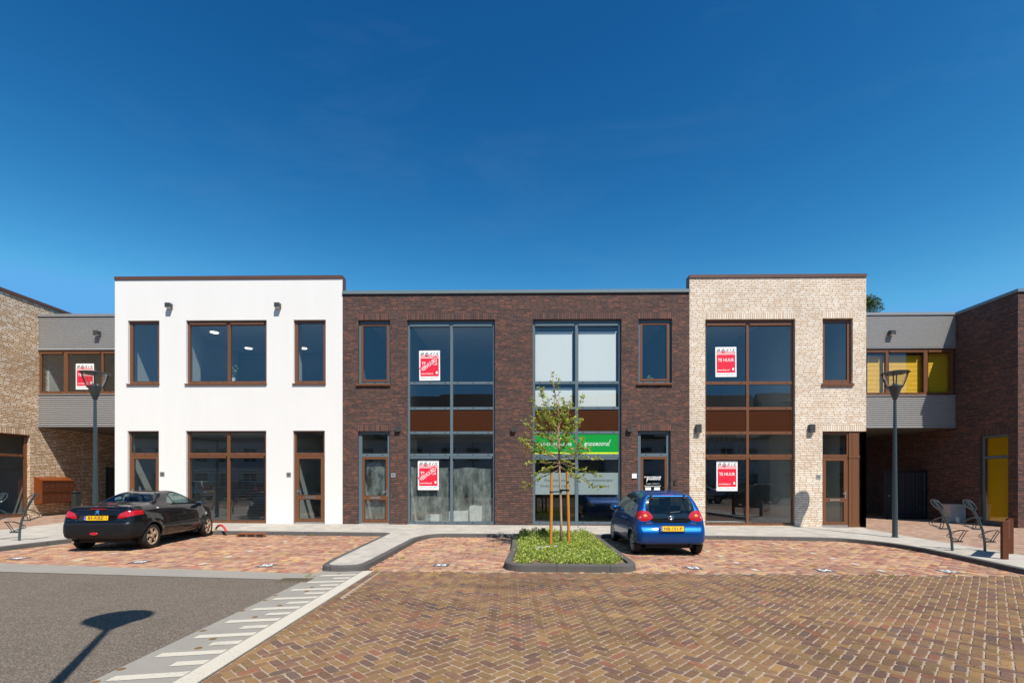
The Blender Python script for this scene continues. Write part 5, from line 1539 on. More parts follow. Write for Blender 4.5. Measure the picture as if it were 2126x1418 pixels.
def big_tree(x, y, z0, h, rx, rz, label, seed, n=260):
    rg = random.Random(seed)
    r_ = empty("tree", (x, y, z0)); tag(r_, label, "tree", "trees beyond the terrace" if y > 0 else None)
    t = MB(); t.tube([(0, 0, -.2), (.1, 0, h * .3), (0, .1, h * .55), (0, 0, h * .9)], [.28, .22, .15, .04], 10)
    V, F, C = [], [], []
    for k in range(9):
        a = rg.uniform(0, 6.28); q = rg.uniform(.35, .6)
        t.tube([(0, 0, h * q), (rx * .35 * math.cos(a), rx * .35 * math.sin(a), h * q + rz * .4), (rx * .7 * math.cos(a), rx * .7 * math.sin(a), h * q + rz * .6)], [.09, .06, .02], 6)
    t.build("trunk", M['bark'], r_, smooth=True)
    for _ in range(n):
        d = Vector((rg.gauss(0, 1), rg.gauss(0, 1), rg.gauss(0, 1))).normalized() * rg.uniform(.45, 1.0) ** .5
        c = Vector((d.x * rx, d.y * rx, h - rz + d.z * rz))
        leafball(V, F, C, c.x, c.y, c.z, rg.uniform(.3, .6), rg.uniform(.3, .5), 60, .14, [(86, 100, 44), (70, 88, 40), (104, 116, 56), (60, 74, 34)], rg, .3, .8)
    m = MB(); m.v, m.f, m.m, m.uv = V, F, [0] * len(F), [None] * len(F)
    m.build("crown", M['leaf'], r_, colors=C)
ty = 36.0
big_tree(fx(1785, ty), ty, 0, fz(1795, 613, ty), 1.35, 2.8, "green tree crown rising behind the right bridge block", 4)

# ------------------------------------------------------------------ ACROSS THE STREET (what the glass reflects)
def row_house(x0, x1, y, label, wallm, roofm):
    r_ = empty("row_house", ((x0 + x1) / 2, y, 0)); tag(r_, label, "house", "row houses across the street")
    w = x1 - x0
    t = MB(); A = -w / 2 + .01; B_ = w / 2 - .01
    wall_sheet(t, A, B_, -.3, 6.2, lambda a, z, n: (a, -n, z), [(A + .8 + k * (w - 1.0) / 3, A + 2.2 + k * (w - 1.0) / 3, z, z + 1.4) for k in range(3) for z in (.9, 3.6)], thick=.25)
    t.face([(A, 0, -.3), (A, -9, -.3), (A, -9, 6.2), (A, -4.5, 11.3), (A, 0, 6.2)]); t.face([(B_, -9, -.3), (B_, 0, -.3), (B_, 0, 6.2), (B_, -4.5, 11.3), (B_, -9, 6.2)])
    t.face([(A, -9, -.3), (B_, -9, -.3), (B_, -9, 6.2), (A, -9, 6.2)])
    t.build("wall", [wallm, wallm, wallm], r_)
    t = MB()
    t.face([(A - .05, .35, 6.08), (B_ + .05, .35, 6.08), (B_ + .05, -4.5, 11.45), (A - .05, -4.5, 11.45)]); t.face([(A - .05, -9.3, 6.08), (A - .05, -4.5, 11.45), (B_ + .05, -4.5, 11.45), (B_ + .05, -9.3, 6.08)])
    t.box(A - .05, B_ + .05, .30, .42, 5.95, 6.10)
    rf_ = t.build("roof", roofm, r_)
    t = MB(); t.box(-1.2, 1.2, -2.6, -.9, 6.9, 9.2); t.build("dormer", M['stucco'], r_)
    t = MB(); t.box(-1.0, 1.0, -.9, -.86, 7.6, 9.0); t.build("dormer_window", M['dark'], r_)
    t = MB()
    for k in range(3):
        for z in (.9, 3.6):
            a = A + .8 + k * (w - 1.0) / 3
            t.box(a, a + 1.4, -.14, -.10, z, z + 1.4, 0); t.box(a + .66, a + .74, -.10, -.07, z, z + 1.4, 1); t.box(a, a + 1.4, -.10, -.07, z + .95, z + 1.02, 1)
    t.build("window", [M['dark'], M['stucco']], r_)
roofm = plain("dark_roof_tiles", (.035, .030, .028, 1), .7, var=.3, scale=5)
for k in range(12):
    row_house(-54 + k * 9, -45 + k * 9, -17.5 if k % 2 else -18.6, "white row house across the street, seen only in the glass", M['stucco'] if k % 3 else M['brick_sand'], roofm)
V, F, C = [], [], []
rg = random.Random(5)
for k in range(760):
    leafball(V, F, C, rg.uniform(-48, 48), rg.uniform(-12.3, -11.3), -.05, .5, 1.75, 40, .2, [(72, 92, 40), (92, 112, 50), (60, 78, 36)], rg, .4, .8)
mb = MB(); mb.v, mb.f, mb.m, mb.uv = V, F, [0] * len(F), [None] * len(F)
tag(mb.build("hedge", M['leaf'], colors=C), "long green hedge across the street, seen only in the glass", "hedge", kind="stuff")
# ------------------------------------------------------------------ CARS
def sd_poly(px, py, poly):
    """signed distance to a closed polygon, negative inside"""
    P = np.asarray(poly, np.float64); n = len(P)
    d = np.full(px.shape, 1e9); s = np.ones(px.shape)
    for i in range(n):
        a, b = P[i], P[i - 1]
        ex, ey = b[0] - a[0], b[1] - a[1]
        wx, wy = px - a[0], py - a[1]
        t = np.clip((wx * ex + wy * ey) / (ex * ex + ey * ey + 1e-12), 0, 1)
        bx, by = wx - ex * t, wy - ey * t
        d = np.minimum(d, bx * bx + by * by)
        c1, c2, c3 = py >= a[1], py < b[1], ex * wy > ey * wx
        s = np.where((c1 & c2 & c3) | (~c1 & ~c2 & ~c3), -s, s)
    return s * np.sqrt(d)
def chaikin(P, n=2):
    P = [tuple(p) for p in P]
    for _ in range(n):
        Q = []
        for i in range(len(P)):
            a, b = P[i], P[(i + 1) % len(P)]
            Q += [(a[0] * .75 + b[0] * .25, a[1] * .75 + b[1] * .25), (a[0] * .25 + b[0] * .75, a[1] * .25 + b[1] * .75)]
        P = Q
    return P
def smooth_tab(xs, ys, w=0.06):
    X = np.linspace(xs[0] - .3, xs[-1] + .3, 600); Y = np.interp(X, xs, ys)
    k = max(1, int(w / (X[1] - X[0]))); ker = np.hanning(2 * k + 3); ker /= ker.sum()
    return X, np.convolve(np.pad(Y, k + 1, mode='edge'), ker, 'valid')

class CarForm:
    def __init__(s, L, prof, wz, wy, wheels, R_arch, k=.07, lens=None):
        s.L, s.prof = L, chaikin(prof, 2)
        s.wz = smooth_tab(*zip(*wz), w=.05); s.wy = smooth_tab(*zip(*wy), w=.10)
        s.wheels, s.Ra, s.k = wheels, R_arch, k
        s.grv = lens
    def W(s, y, z):
        w = np.interp(z, *s.wz)
        p = np.interp(y, *s.wy)
        w = w + p
        for yc, zc in s.wheels:                               # flared wheel arches
            d = np.hypot(y - yc, z - zc)
            w = w + .014 * np.exp(-((d - s.Ra - .03) / .05) ** 2) * (z < .75)
        return w
    def f(s, x, y, z, a=None, W=None):
        if a is None: a = sd_poly(y, z, s.prof)
        if W is None: W = s.W(y, z)
        b = np.abs(x) - W
        h = np.maximum(s.k - np.abs(a - b), 0)
        v = np.maximum(a, b) + h * h / (4 * s.k)
        for yc, zc in s.wheels:
            c = s.Ra - np.hypot(y - yc, z - zc)
            v = np.maximum(v, np.minimum(c, np.abs(x) - .50))
        return v
    def surface(s, cell):
        hw = float(max(s.wz[1])) + .12; zt = max(p[1] for p in s.prof) + .06
        gx = np.arange(-hw, hw + cell, cell); gy = np.arange(-.08, s.L + .08, cell); gz_ = np.arange(.1, zt + cell, cell)
        Y2, Z2 = np.meshgrid(gy, gz_, indexing='ij')
        A2 = sd_poly(Y2, Z2, s.prof); W2 = s.W(Y2, Z2)
        f = s.f(gx[:, None, None], Y2[None], Z2[None], A2[None], W2[None])
        ins = f < 0
        nx, ny, nz = f.shape
        c = np.zeros((nx - 1, ny - 1, nz - 1), np.int8)
        for i in (0, 1):
            for j in (0, 1):
                for k in (0, 1): c += ins[i:nx - 1 + i, j:ny - 1 + j, k:nz - 1 + k]
        act = (c > 0) & (c < 8)
        idx = np.full(act.shape, -1, np.int64); I = np.argwhere(act); idx[act] = np.arange(len(I))
        acc = np.zeros((len(I), 3)); cnt = np.zeros(len(I))
        g = [gx, gy, gz_]
        for ax in range(3):
            o = [q for q in range(3) if q != ax]
            for i in (0, 1):
                for j in (0, 1):
                    p0 = I.copy(); p0[:, o[0]] += i; p0[:, o[1]] += j
                    p1 = p0.copy(); p1[:, ax] += 1
                    f0 = f[tuple(p0.T)]; f1 = f[tuple(p1.T)]
                    m = (f0 < 0) != (f1 < 0)
                    t = np.where(m, f0 / np.where(m, f0 - f1, 1), 0)
                    P = np.stack([g[q][p0[:, q]] for q in range(3)], 1); P[:, ax] += t * cell
                    acc += P * m[:, None]; cnt += m
        V = acc / cnt[:, None]
        F = []
        for ax in range(3):
            o = [(ax + 1) % 3, (ax + 2) % 3]
            sl0 = [slice(None)] * 3; sl1 = [slice(None)] * 3
            sl0[ax] = slice(0, -1); sl1[ax] = slice(1, None)
            cr = ins[tuple(sl0)] != ins[tuple(sl1)]
            E = np.argwhere(cr)
            ok = (E[:, o[0]] > 0) & (E[:, o[1]] > 0) & (E[:, o[0]] < f.shape[o[0]] - 1) & (E[:, o[1]] < f.shape[o[1]] - 1)
            E = E[ok]
            q = []
            for d0, d1 in ((-1, -1), (0, -1), (0, 0), (-1, 0)):
                e = E.copy(); e[:, o[0]] += d0; e[:, o[1]] += d1
                q.append(idx[tuple(e.T)])
            q = np.stack(q, 1)
            fl = ~ins[tuple(E.T)]
            q[fl] = q[fl][:, ::-1]
            F.append(q)
        F = np.concatenate(F)
        F = F[(F >= 0).all(1)]
        for _ in range(2): V = s.project(V)
        return V, F
    def grad(s, V, h=.002):
        x, y, z = V.T
        f0 = s.f(x, y, z)
        gr = np.stack([s.f(x + h, y, z) - f0, s.f(x, y + h, z) - f0, s.f(x, y, z + h) - f0], 1) / h
        return f0, gr
    def project(s, V, lim=.01):
        f0, gr = s.grad(V)
        st = gr * (f0 / np.maximum((gr ** 2).sum(1), .3))[:, None]
        n = np.linalg.norm(st, axis=1, keepdims=True)
        return V - st * np.minimum(1, lim / np.maximum(n, 1e-9))

def mirror(P): return [(-x, y) for x, y in P][::-1]
def car(name, form, regions, mats, cell, offset_y):
    """surface cut into parts. regions: (part name, material key, plane, polygon, test, seam) in order of priority"""
    V, F = form.surface(cell)
    f0, N = form.grad(V); N /= np.maximum(np.linalg.norm(N, axis=1, keepdims=True), 1e-6)
    ax = {'side': (1, 2), 'rear': (0, 2), 'top': (0, 1)}
    for nm, mk, pl, poly, test, seam in regions:              # pull vertices on to the outlines so that edges are crisp
        i, j = ax[pl]
        sel = test(V, N)
        p, q = V[sel, i], V[sel, j]
        d = sd_poly(p, q, poly); h = 1e-3
        gxn = (sd_poly(p + h, q, poly) - d) / h; gyn = (sd_poly(p, q + h, poly) - d) / h
        m = np.abs(d) < cell * .55
        W_ = V[sel].copy()
        W_[m, i] -= d[m] * gxn[m]; W_[m, j] -= d[m] * gyn[m]
        V[sel] = W_
    C = V[F].mean(1)
    nf = np.cross(V[F[:, 2]] - V[F[:, 0]], V[F[:, 3]] - V[F[:, 1]]); nf /= np.maximum(np.linalg.norm(nf, axis=1, keepdims=True), 1e-9)
    own = np.full(len(F), -1); sm = np.zeros(len(F), bool)
    for k, (nm, mk, pl, poly, test, seam) in enumerate(regions):
        i, j = ax[pl]
        d = sd_poly(C[:, i], C[:, j], poly)
        t = test(C, nf) & (own < 0)
        own[t & (d < 0)] = k
        if seam: sm |= test(C, nf) & (np.abs(d) < seam)
    root = empty(name)
    def cut(mask, nm, mk, parent):
        fs = F[mask]
        if len(fs) == 0: return None
        u, inv = np.unique(fs, return_inverse=True)
        vs = V[u] - np.array([0, offset_y, 0])
        me = bpy.data.meshes.new(nm)
        me.from_pydata(vs.tolist(), [], inv.reshape(-1, 4).tolist())
        me.materials.append(mats[mk]); me.materials.append(mats['seam'])
        me.polygons.foreach_set("material_index", sm[mask].astype(np.int32) if mk in ('paint', 'bumper') else np.zeros(mask.sum(), np.int32))
        me.polygons.foreach_set("use_smooth", [True] * len(fs))
        me.update()
        n_ = N[u]
        try: me.normals_split_custom_set_from_vertices([tuple(q) for q in n_])
        except Exception: pass
        o = bpy.data.objects.new(nm, me); COL.objects.link(o); o.parent = parent
        return o
    parts = {}
    body = cut(own < 0, "body", 'paint', root); parts['body'] = [body]
    done = {}
    for k, (nm, mk, pl, poly, test, seam) in enumerate(regions):
        done.setdefault((nm, mk), []).append(k)
    for (nm, mk), ks in done.items():
        if nm == 'rear_bumper_all':
            o = cut(np.isin(own, ks), nm, mk, root)
            parts.setdefault(nm, []).append(o)
        else:
            for k in ks:
                o = cut(own == k, nm, mk, root)
                parts.setdefault(nm, []).append(o)
    return root, parts

def wheel(parent, x, y, z, r, w, spokes, rimmat, side, hub=None, turn=0.0, kind=0):
    h = empty("wheel", (x, y, z), turn); h.parent = parent
    s = side
    t = MB()
    rr = r * .68
    t.lathe([(rr, -w * .42), (r * .90, -w * .5), (r * .975, -w * .42), (r, -w * .28), (r, w * .28), (r * .975, w * .42), (r * .90, w * .5), (rr, w * .42)], (0, 0, 0), 40, 0, 'x')
    t.build("tyre", M['rubber'], h, smooth=50)
    t = MB()
    o = s * w * .40
    t.lathe([(rr + .004, s * w * .43), (rr - .012, s * w * .40), (rr - .02, s * w * .15), (rr - .03, -s * w * .3)], (0, 0, 0), 40, 0, 'x')
    t.lathe([(0, s * w * .06), (rr * .95, s * w * .04)], (0, 0, 0), 24, 1, 'x')
    for k in range(spokes):
        a = 2 * math.pi * k / spokes + .3
        tw = .30 if kind else 0.0
        for side_ in (0,):
            p0 = [(rr * .10, a - .9), (rr * .34, a - .42), (rr * .62, a - .26 + tw * .5), (rr * .97, a - .34 + tw)]
            p1 = [(rr * .10, a + .9), (rr * .34, a + .42), (rr * .62, a + .26 + tw * .5), (rr * .97, a + .30 + tw)]
            A = [(o - s * .012 * (1 - q / rr) * 0 - s * .018 * (q / rr - .5) ** 2, q * math.cos(b), q * math.sin(b)) for q, b in p0]
            B = [(o - s * .018 * (q / rr - .5) ** 2, q * math.cos(b), q * math.sin(b)) for q, b in p1]
            for i in range(3):
                t.face([A[i], A[i + 1], B[i + 1], B[i]], 0)
                t.face([A[i], A[i + 1], (A[i + 1][0] - s * .03, *A[i + 1][1:]), (A[i][0] - s * .03, *A[i][1:])], 0)
                t.face([B[i], B[i + 1], (B[i + 1][0] - s * .03, *B[i + 1][1:]), (B[i][0] - s * .03, *B[i][1:])], 0)
    t.lathe([(rr * .24, o - s * .01), (rr * .22, o + s * .010), (0, o + s * .014)], (0, 0, 0), 20, 0, 'x')
    for k in range(4):
        a = math.pi / 2 * k + .5
        t.lathe([(0, o + s * .012), (.011, o + s * .010), (.011, o - s * .01)], (0, rr * .31 * math.cos(a), rr * .31 * math.sin(a)), 8, 1, 'x')
    t.build("rim", [rimmat, M['rubber']], h, smooth=35)
    return h

def rbox(parent, name, x0, x1, y0, y1, z0, z1, m, bev=.04, rx=0.0):
    t = MB(); hx, hy, hz = (x1 - x0) / 2, (y1 - y0) / 2, (z1 - z0) / 2
    t.box(-hx, hx, -hy, hy, -hz, hz)
    o = t.build(name, m, parent, smooth=True)
    o.location = ((x0 + x1) / 2, (y0 + y1) / 2, (z0 + z1) / 2); o.rotation_euler = (rx, 0, 0)
    b = o.modifiers.new("bevel", 'BEVEL'); b.width = bev; b.segments = 3
    return o

def plate(parent, txt, y, z, w, h, tiltx, frame=True):
    t = MB(); ct, st = math.cos(tiltx), math.sin(tiltx)
    def pl(n): return lambda a, b: (a, y - n + b * st, z + b * ct)
    def rect(a0, a1, b0, b1, n, m):
        f = pl(n); t.face([f(a0, b0), f(a1, b0), f(a1, b1), f(a0, b1)], m)
    if frame:
        rect(-w / 2 - .02, w / 2 + .02, -h / 2 - .018, h / 2 + .018, .0, 3)
    rect(-w / 2, w / 2, -h / 2, h / 2, .004, 0)
    rect(-w / 2, -w / 2 + .045, -h / 2, h / 2, .006, 1)
    put_text(t, "NL", -w / 2 + .022, -h * .25, .026, .026, pl(.008), 2)
    ring_ = [(-w / 2 + .022 + .012 * math.cos(k * math.pi / 6), h * .18 + .012 * math.sin(k * math.pi / 6)) for k in range(12)]
    for a, b in ring_: rect(a - .0022, a + .0022, b - .0022, b + .0022, .008, 4)
    put_text(t, txt, .022, 0, w * .78, h * .62, pl(.007), 3, bold=.012)
    t.build("number_plate", [MC['plate'], MC['plateblue'], M['white'], M['black'], MC['plate']], parent)

def car_paint(name, c, metal, rough, flake=0.0, coat=1.0):
    t = NT(name)
    t.base(c, rough, metal, 0.1)
    geo = t.new("ShaderNodeNewGeometry")
    if flake:
        n = t.noise(900, 2, vec=t.pos()); 
        t.link(t.mix(1.0, c, t.math('MULTIPLY_ADD', n, .5, .75), 'MULTIPLY'), t.p.inputs["Base Color"])
    t.p.inputs["Coat Weight"].default_value = coat; t.p.inputs["Coat Roughness"].default_value = .015
    dk_ = t.new("ShaderNodeBsdfDiffuse"); dk_.inputs[0].default_value = (.02, .02, .022, 1)
    mx = t.new("ShaderNodeMixShader"); t.link(geo.outputs["Backfacing"], mx.inputs[0])      # cloth trim on the inner side of the shell
    t.link(t.p.outputs[0], mx.inputs[1]); t.link(dk_.outputs[0], mx.inputs[2]); t.link(mx.outputs[0], t.out.inputs[0])
    return t.mat
MC = dict(plate=plain("yellow_number_plate", (.80, .46, .008, 1), .35, 0, .5, .02), plateblue=plain("blue_plate_strip", (.01, .09, .50, 1), .4),
          seam=plain("panel_gap", (.004, .004, .004, 1), .8), black=car_paint("black_car_paint", (.0022, .0022, .003, 1), 0.0, .5, 0.0, .9), blue=car_paint("blue_metallic_car_paint", (.0022, .062, .25, 1), .55, .42, 1.0, .8),
          silver=car_paint("silver_car_paint", (.50, .50, .50, 1), .6, .3, 1.0), navy=car_paint("dark_blue_car_paint", (.012, .05, .12, 1), .5, .3, 1.0),
          red_lens=plain("red_lamp_lens", (.42, .004, .007, 1), .12, 0, .6, .05, coat=1.0), amber=plain("amber_lens", (.80, .30, .02, 1), .15, coat=1.0), clear=plain("clear_lens", (.62, .62, .60, 1), .12, .2, coat=1.0),
          gloss=plain("black_gloss_glass", (.006, .007, .007, 1), .05, 0, .6, .02, coat=1.0), bumper=plain("dark_plastic_bumper", (.012, .012, .013, 1), .38, 0, .22, .08, 20),
          trim=plain("dark_cloth_trim", (.022, .022, .024, 1), .85), alloy=plain("dusty_alloy", rgb(206, 180, 150, .85), .36, .4, .5, .12, 20), hubcap=plain("silver_hubcap", (.46, .46, .47, 1), .35, .5), chrome=plain("chrome", (.75, .75, .76, 1), .08, 1.0, .5, .02))

rearward = lambda V, N: (N[:, 1] < -.25)
sideward = lambda V, N: (np.abs(N[:, 0]) > .45)
def both(P): return [P, mirror(P)]

# ---- blue city hatchback
prof = [(.16, .265), (.03, .275), (.0, .40), (.0, .54), (.03, .60), (.07, .66), (.085, .76), (.10, .88), (.135, .98), (.215, 1.14), (.30, 1.29), (.345, 1.385), (.42, 1.41), (.62, 1.435), (.95, 1.46), (1.3, 1.468), (1.65, 1.455),
        (1.95, 1.405), (2.2, 1.28), (2.55, 1.09), (2.72, .99), (2.95, .925), (3.15, .84), (3.30, .72), (3.385, .58), (3.405, .42), (3.37, .26), (3.28, .19), (2.0, .185), (1.0, .185)]
wz_ = [(.15, .70), (.24, .765), (.34, .80), (.50, .812), (.62, .806), (.74, .792), (.84, .772), (.93, .745), (1.0, .717), (1.1, .675), (1.2, .632), (1.30, .582), (1.40, .51), (1.5, .40)]
wy_ = [(-.1, -.18), (.0, -.085), (.12, -.03), (.32, .0), (.8, .004), (2.6, .0), (3.0, -.04), (3.2, -.12), (3.38, -.28), (3.5, -.42)]
FA = CarForm(3.405, prof, wz_, wy_, [(.50, .272), (2.84, .272)], .318, .10)
lampR_ = [(.40, .875), (.45, .825), (.55, .79), (.67, .79), (.75, .85), (.765, .93), (.72, 1.0), (.61, 1.035), (.50, 1.005), (.43, .945)]
glassR = [(-.43, .955), (.43, .955), (.475, 1.03), (.475, 1.13), (.455, 1.23), (.415, 1.315), (.30, 1.325), (-.30, 1.325), (-.415, 1.315), (-.455, 1.23), (-.475, 1.13), (-.475, 1.03)]
hatch = [(-.385, .755), (.385, .755), (.45, .80), (.50, .90), (.555, 1.02), (.55, 1.14), (.515, 1.26), (.465, 1.345), (-.465, 1.345), (-.515, 1.26), (-.55, 1.14), (-.555, 1.02), (-.50, .90), (-.45, .80)]
rq = [(.66, 1.02), (1.06, .965), (1.10, .97), (1.12, 1.335), (1.06, 1.345), (.86, 1.33), (.76, 1.22)]
fq = [(1.19, .955), (2.20, .915), (2.44, .915), (2.45, .945), (2.15, 1.19), (1.92, 1.33), (1.74, 1.365), (1.21, 1.35)]
ws = [(-.60, 1.0), (.60, 1.0), (.56, 1.15), (.49, 1.36), (-.49, 1.36), (-.56, 1.15)]
dr1 = [(1.15, .30), (2.42, .30), (2.52, .55), (2.50, .92), (2.20, 1.20), (1.93, 1.36), (1.72, 1.395), (1.16, 1.385)]
dr2 = [(.86, .50), (.98, .30), (1.15, .30), (1.155, 1.385), (1.0, 1.385), (.80, 1.37), (.58, 1.02), (.80, .72)]
hood_front = lambda V, N: N[:, 1] > .2
reg = [("tail_light", 'red_lens', 'rear', p, lambda V, N: (V[:, 1] < .34) & (N[:, 1] < .25), 0) for p in both(lampR_)]
reg += [("rear_window", 'glass', 'rear', glassR, rearward, 0), ("tailgate_glass", 'gloss', 'rear', hatch, rearward, 0)]
reg += [("windscreen", 'glass', 'rear', ws, lambda V, N: (N[:, 1] > .2) & (V[:, 1] > 1.9), 0)]
for sg in (1, -1):
    tst = (lambda s_: lambda V, N: (N[:, 0] * s_ > .45))(sg)
    reg += [("side_window", 'glass', 'side', rq, tst, 0), ("side_window", 'glass', 'side', fq, tst, 0), ("door", 'paint', 'side', dr1, tst, .007), ("door", 'paint', 'side', dr2, tst, .007)]
head = [(.44, .62), (.66, .66), (.72, .80), (.60, .84), (.46, .74)]
reg += [("headlight", 'clear', 'rear', p, lambda V, N: (V[:, 1] > 2.9) & (N[:, 1] > .1), 0) for p in both(head)]
tailgate_line = [(-.60, .60), (.60, .60), (.60, .70), (.56, 1.30), (.50, 1.375), (-.50, 1.375), (-.56, 1.30), (-.60, .70)]
reg += [("tailgate", 'paint', 'rear', tailgate_line, lambda V, N: (N[:, 1] < -.25) & (V[:, 1] < .6), .006)]
def make_hatchback(paint, cell):
    mats = dict(MC); mats['paint'] = paint; mats['glass'] = M['glass_car']
    root, parts = car("hatchback_car", FA, reg, mats, cell, 0.50)
    o = .50
    for sx in (1, -1):
        for yc in (0.0, 2.34):
            wheel(root, sx * .705, yc, .272, .272, .165, 5, MC['hubcap'], sx)
    # seats, dash, shelf behind the glass
    for sx in (.34, -.34):
        rbox(root, "front_seat", sx - .25, sx + .25, 1.20, 1.34, .45, 1.02, MC['trim'], .06, R(14)); rbox(root, "headrest", sx - .13, sx + .13, 1.15, 1.25, 1.06, 1.24, MC['trim'], .05)
        rbox(root, "rear_seat", sx - .28, sx + .28, .38, .50, .45, .93, MC['trim'], .06, R(14)); rbox(root, "headrest", sx - .12, sx + .12, .33, .42, .95, 1.10, MC['trim'], .04)
    t = MB(); t.box(-.66, .66, -.25, 2.2, .30, .36); t.box(-.62, .62, 1.95, 2.2, .55, .93); t.box(-.60, .60, -.2, .2, .80, .83)
    t.build("cabin_floor", MC['trim'], root)
    t = MB(); t.tube([(-.34 + .18 * math.cos(a), 1.78 + .06 * math.sin(a), .88 + .17 * math.sin(a)) for a in [k * math.pi / 10 for k in range(20)]], .015, 6, closed=True); t.build("steering_wheel", MC['trim'], root)
    plate(root, "NB-151-P", -.505, .632, .52, .11, R(14))
    # high brake light, hinges, wiper, badge, mirrors, handles, exhaust
    t = MB()
    for k in range(9):
        x = -.14 + .28 * k / 8
        if k < 8: t.box(x, x + .034, -.158, -.13, 1.358, 1.384)
    t.build("brake_light", MC['red_lens'], root)
    for sx in (1, -1):
        t = MB(); t.bar((sx * .385, -.14, 1.40), (sx * .375, -.245, 1.285), .05, .03); t.build("tailgate_hinge", MC['bumper'], root, bevel=.008)
    t = MB(); t.tube([(-.02, -.375, .955), (.0, -.352, .985), (.22, -.345, 1.005)], .009, 6); t.bar((-.16, -.357, .992), (.24, -.345, 1.006), .012, .016); t.lathe([(.03, -.40), (.03, -.36), (0, -.36)], (-.02, 0, .95), 12, 0, 'y'); t.build("rear_wiper", MC['bumper'], root)
    t = MB(); cz_, cy2 = .872, -.412
    for (ra, rb, rz_, dz) in ((.062, .042, 0, 0), (.021, .040, 0, 0), (.046, .014, 0, .020)):
        t.tube([(ra * math.cos(a), cy2 + .012 * math.sin(a) * rb / .042 * .6, cz_ + dz + rb * math.sin(a)) for a in [2 * math.pi * k / 28 for k in range(28)]], .0065, 6, closed=True)
    t.build("emblem", MC['chrome'], root, smooth=True)
    t = MB()
    put_text(t, "TOYOTA", -.50, .745, .12, .026, lambda a, b: (a, -.432 + .25 * (abs(a) - .45) ** 1 * .5, b), 0, bold=.03); put_text(t, "AYGO", .50, .745, .12, .026, lambda a, b: (a, -.432 + .25 * (abs(a) - .45) * .5, b), 0, bold=.03)
    put_text(t, "VVT-i", 0, .805, .08, .018, lambda a, b: (a, -.435, b), 0)
    t.build("badge_lettering", MC['chrome'], root)
    for sx in (1, -1):
        t = MB(); t.lathe([(0, -.10), (.05, -.09), (.085, -.03), (.09, .03), (.07, .06), (0, .065)], (0, 0, 0), 18, 0, 'y'); q = t.build("door_mirror", [paint], root, smooth=True)
        q.location = (sx * .83, 1.78, .985); q.scale = (1.2, .8, .85)
        t = MB(); t.lathe([(0, -.079), (.075, -.078), (.08, -.07)], (0, 0, 0), 18, 0, 'y'); g2 = t.build("mirror_glass", MC['chrome'], q)
        t = MB(); t.bar((sx * .70, 1.80, .95), (sx * .80, 1.79, .97), .06, .04); t.build("mirror_arm", MC['bumper'], root)
        for yy in (.80, .48):
            t = MB(); t.tube([(sx * .79, yy - .02, .80), (sx * .815, yy, .805), (sx * .815, yy + .13, .805), (sx * .79, yy + .15, .80)], .014, 6); t.build("door_handle", [paint], root, smooth=True)
        t = MB(); t.lathe([(0, -.395), (.045, -.392), (.05, -.375), (.05, -.34)], (sx * .575, 0, .895), 18, 0, 'y'); t.build("indicator", MC['amber'], root, smooth=True)
        t = MB(); t.lathe([(0, -.39), (.035, -.385), (.04, -.365), (.04, -.33)], (sx * .665, 0, .86), 18, 0, 'y'); t.build("reversing_lamp", MC['clear'], root, smooth=True)
    t = MB(); t.tube([(.42, -.38, .23), (.42, -.46, .225)], .025, 12); t.build("exhaust", MC['bumper'], root)
    t = MB(); t.box(-.54, .54, -.30, 2.6, .17, .26); t.build("underbody", MC['trim'], root)
    t = MB(); t.tube([(.28, .75, 1.46), (.24, .55, 1.60)], .006, 6) ; t.build("aerial", MC['bumper'], root)
    return root

hb = make_hatchback(MC['blue'], .0150)
tag(hb, "blue small hatchback parked nose to the kerb beside the planted bed", "car")
hb.location = (3.43, 11.40, G(3.4)); hb.rotation_euler = (0, 0, R(0.3))

# ---- black coupe convertible
prof = [(.24, .30), (.06, .30), (.0, .37), (.0, .61), (.025, .668), (.055, .695), (.07, .75), (.09, .86), (.125, .965), (.19, 1.03), (.42, 1.062), (.80, 1.073), (.95, 1.09), (1.18, 1.205), (1.42, 1.315), (1.68, 1.368), (1.95, 1.378), (2.15, 1.352), (2.35, 1.28),
        (2.7, 1.11), (2.98, .965), (3.2, .89), (3.45, .80), (3.65, .70), (3.78, .58), (3.83, .44), (3.80, .28), (3.65, .22), (2.0, .22), (1.1, .22), (.50, .30)]
wz_ = [(.15, .70), (.24, .77), (.34, .815), (.48, .838), (.60, .834), (.72, .830), (.84, .812), (.94, .775), (1.01, .728), (1.06, .685), (1.12, .632), (1.22, .575), (1.32, .50), (1.42, .39)]
wy_ = [(-.1, -.24), (.0, -.13), (.15, -.06), (.42, .0), (.9, .006), (2.9, .0), (3.3, -.05), (3.55, -.14), (3.78, -.32), (3.9, -.45)]
FP = CarForm(3.835, prof, wz_, wy_, [(.70, .298), (3.142, .298)], .338, .11)
tl = [(.43, .775), (.52, .775), (.64, .795), (.78, .84), (.90, .90), (.88, .938), (.74, .948), (.60, .935), (.49, .885)]
rs = [(-.55, 1.0), (.55, 1.0), (.50, 1.22), (.44, 1.46), (-.44, 1.46), (-.50, 1.22)]
ws = [(-.44, 2.20), (.44, 2.20), (.58, 2.55), (.66, 2.93), (-.66, 2.93), (-.58, 2.55)]
q1 = [(1.14, 1.015), (1.40, .985), (1.73, .968), (1.70, 1.21), (1.60, 1.235), (1.42, 1.175)]
q2 = [(1.775, .965), (2.75, .915), (2.92, .915), (2.64, 1.07), (2.38, 1.215), (2.15, 1.295), (1.92, 1.31), (1.74, 1.275)]
dr = [(1.74, .32), (2.86, .32), (2.96, .50), (2.95, .90), (2.62, 1.09), (2.36, 1.225), (2.12, 1.31), (1.88, 1.32), (1.70, 1.27), (1.755, .97)]
bump = [(-1, .15), (1, .15), (1, .615), (-1, .615)]
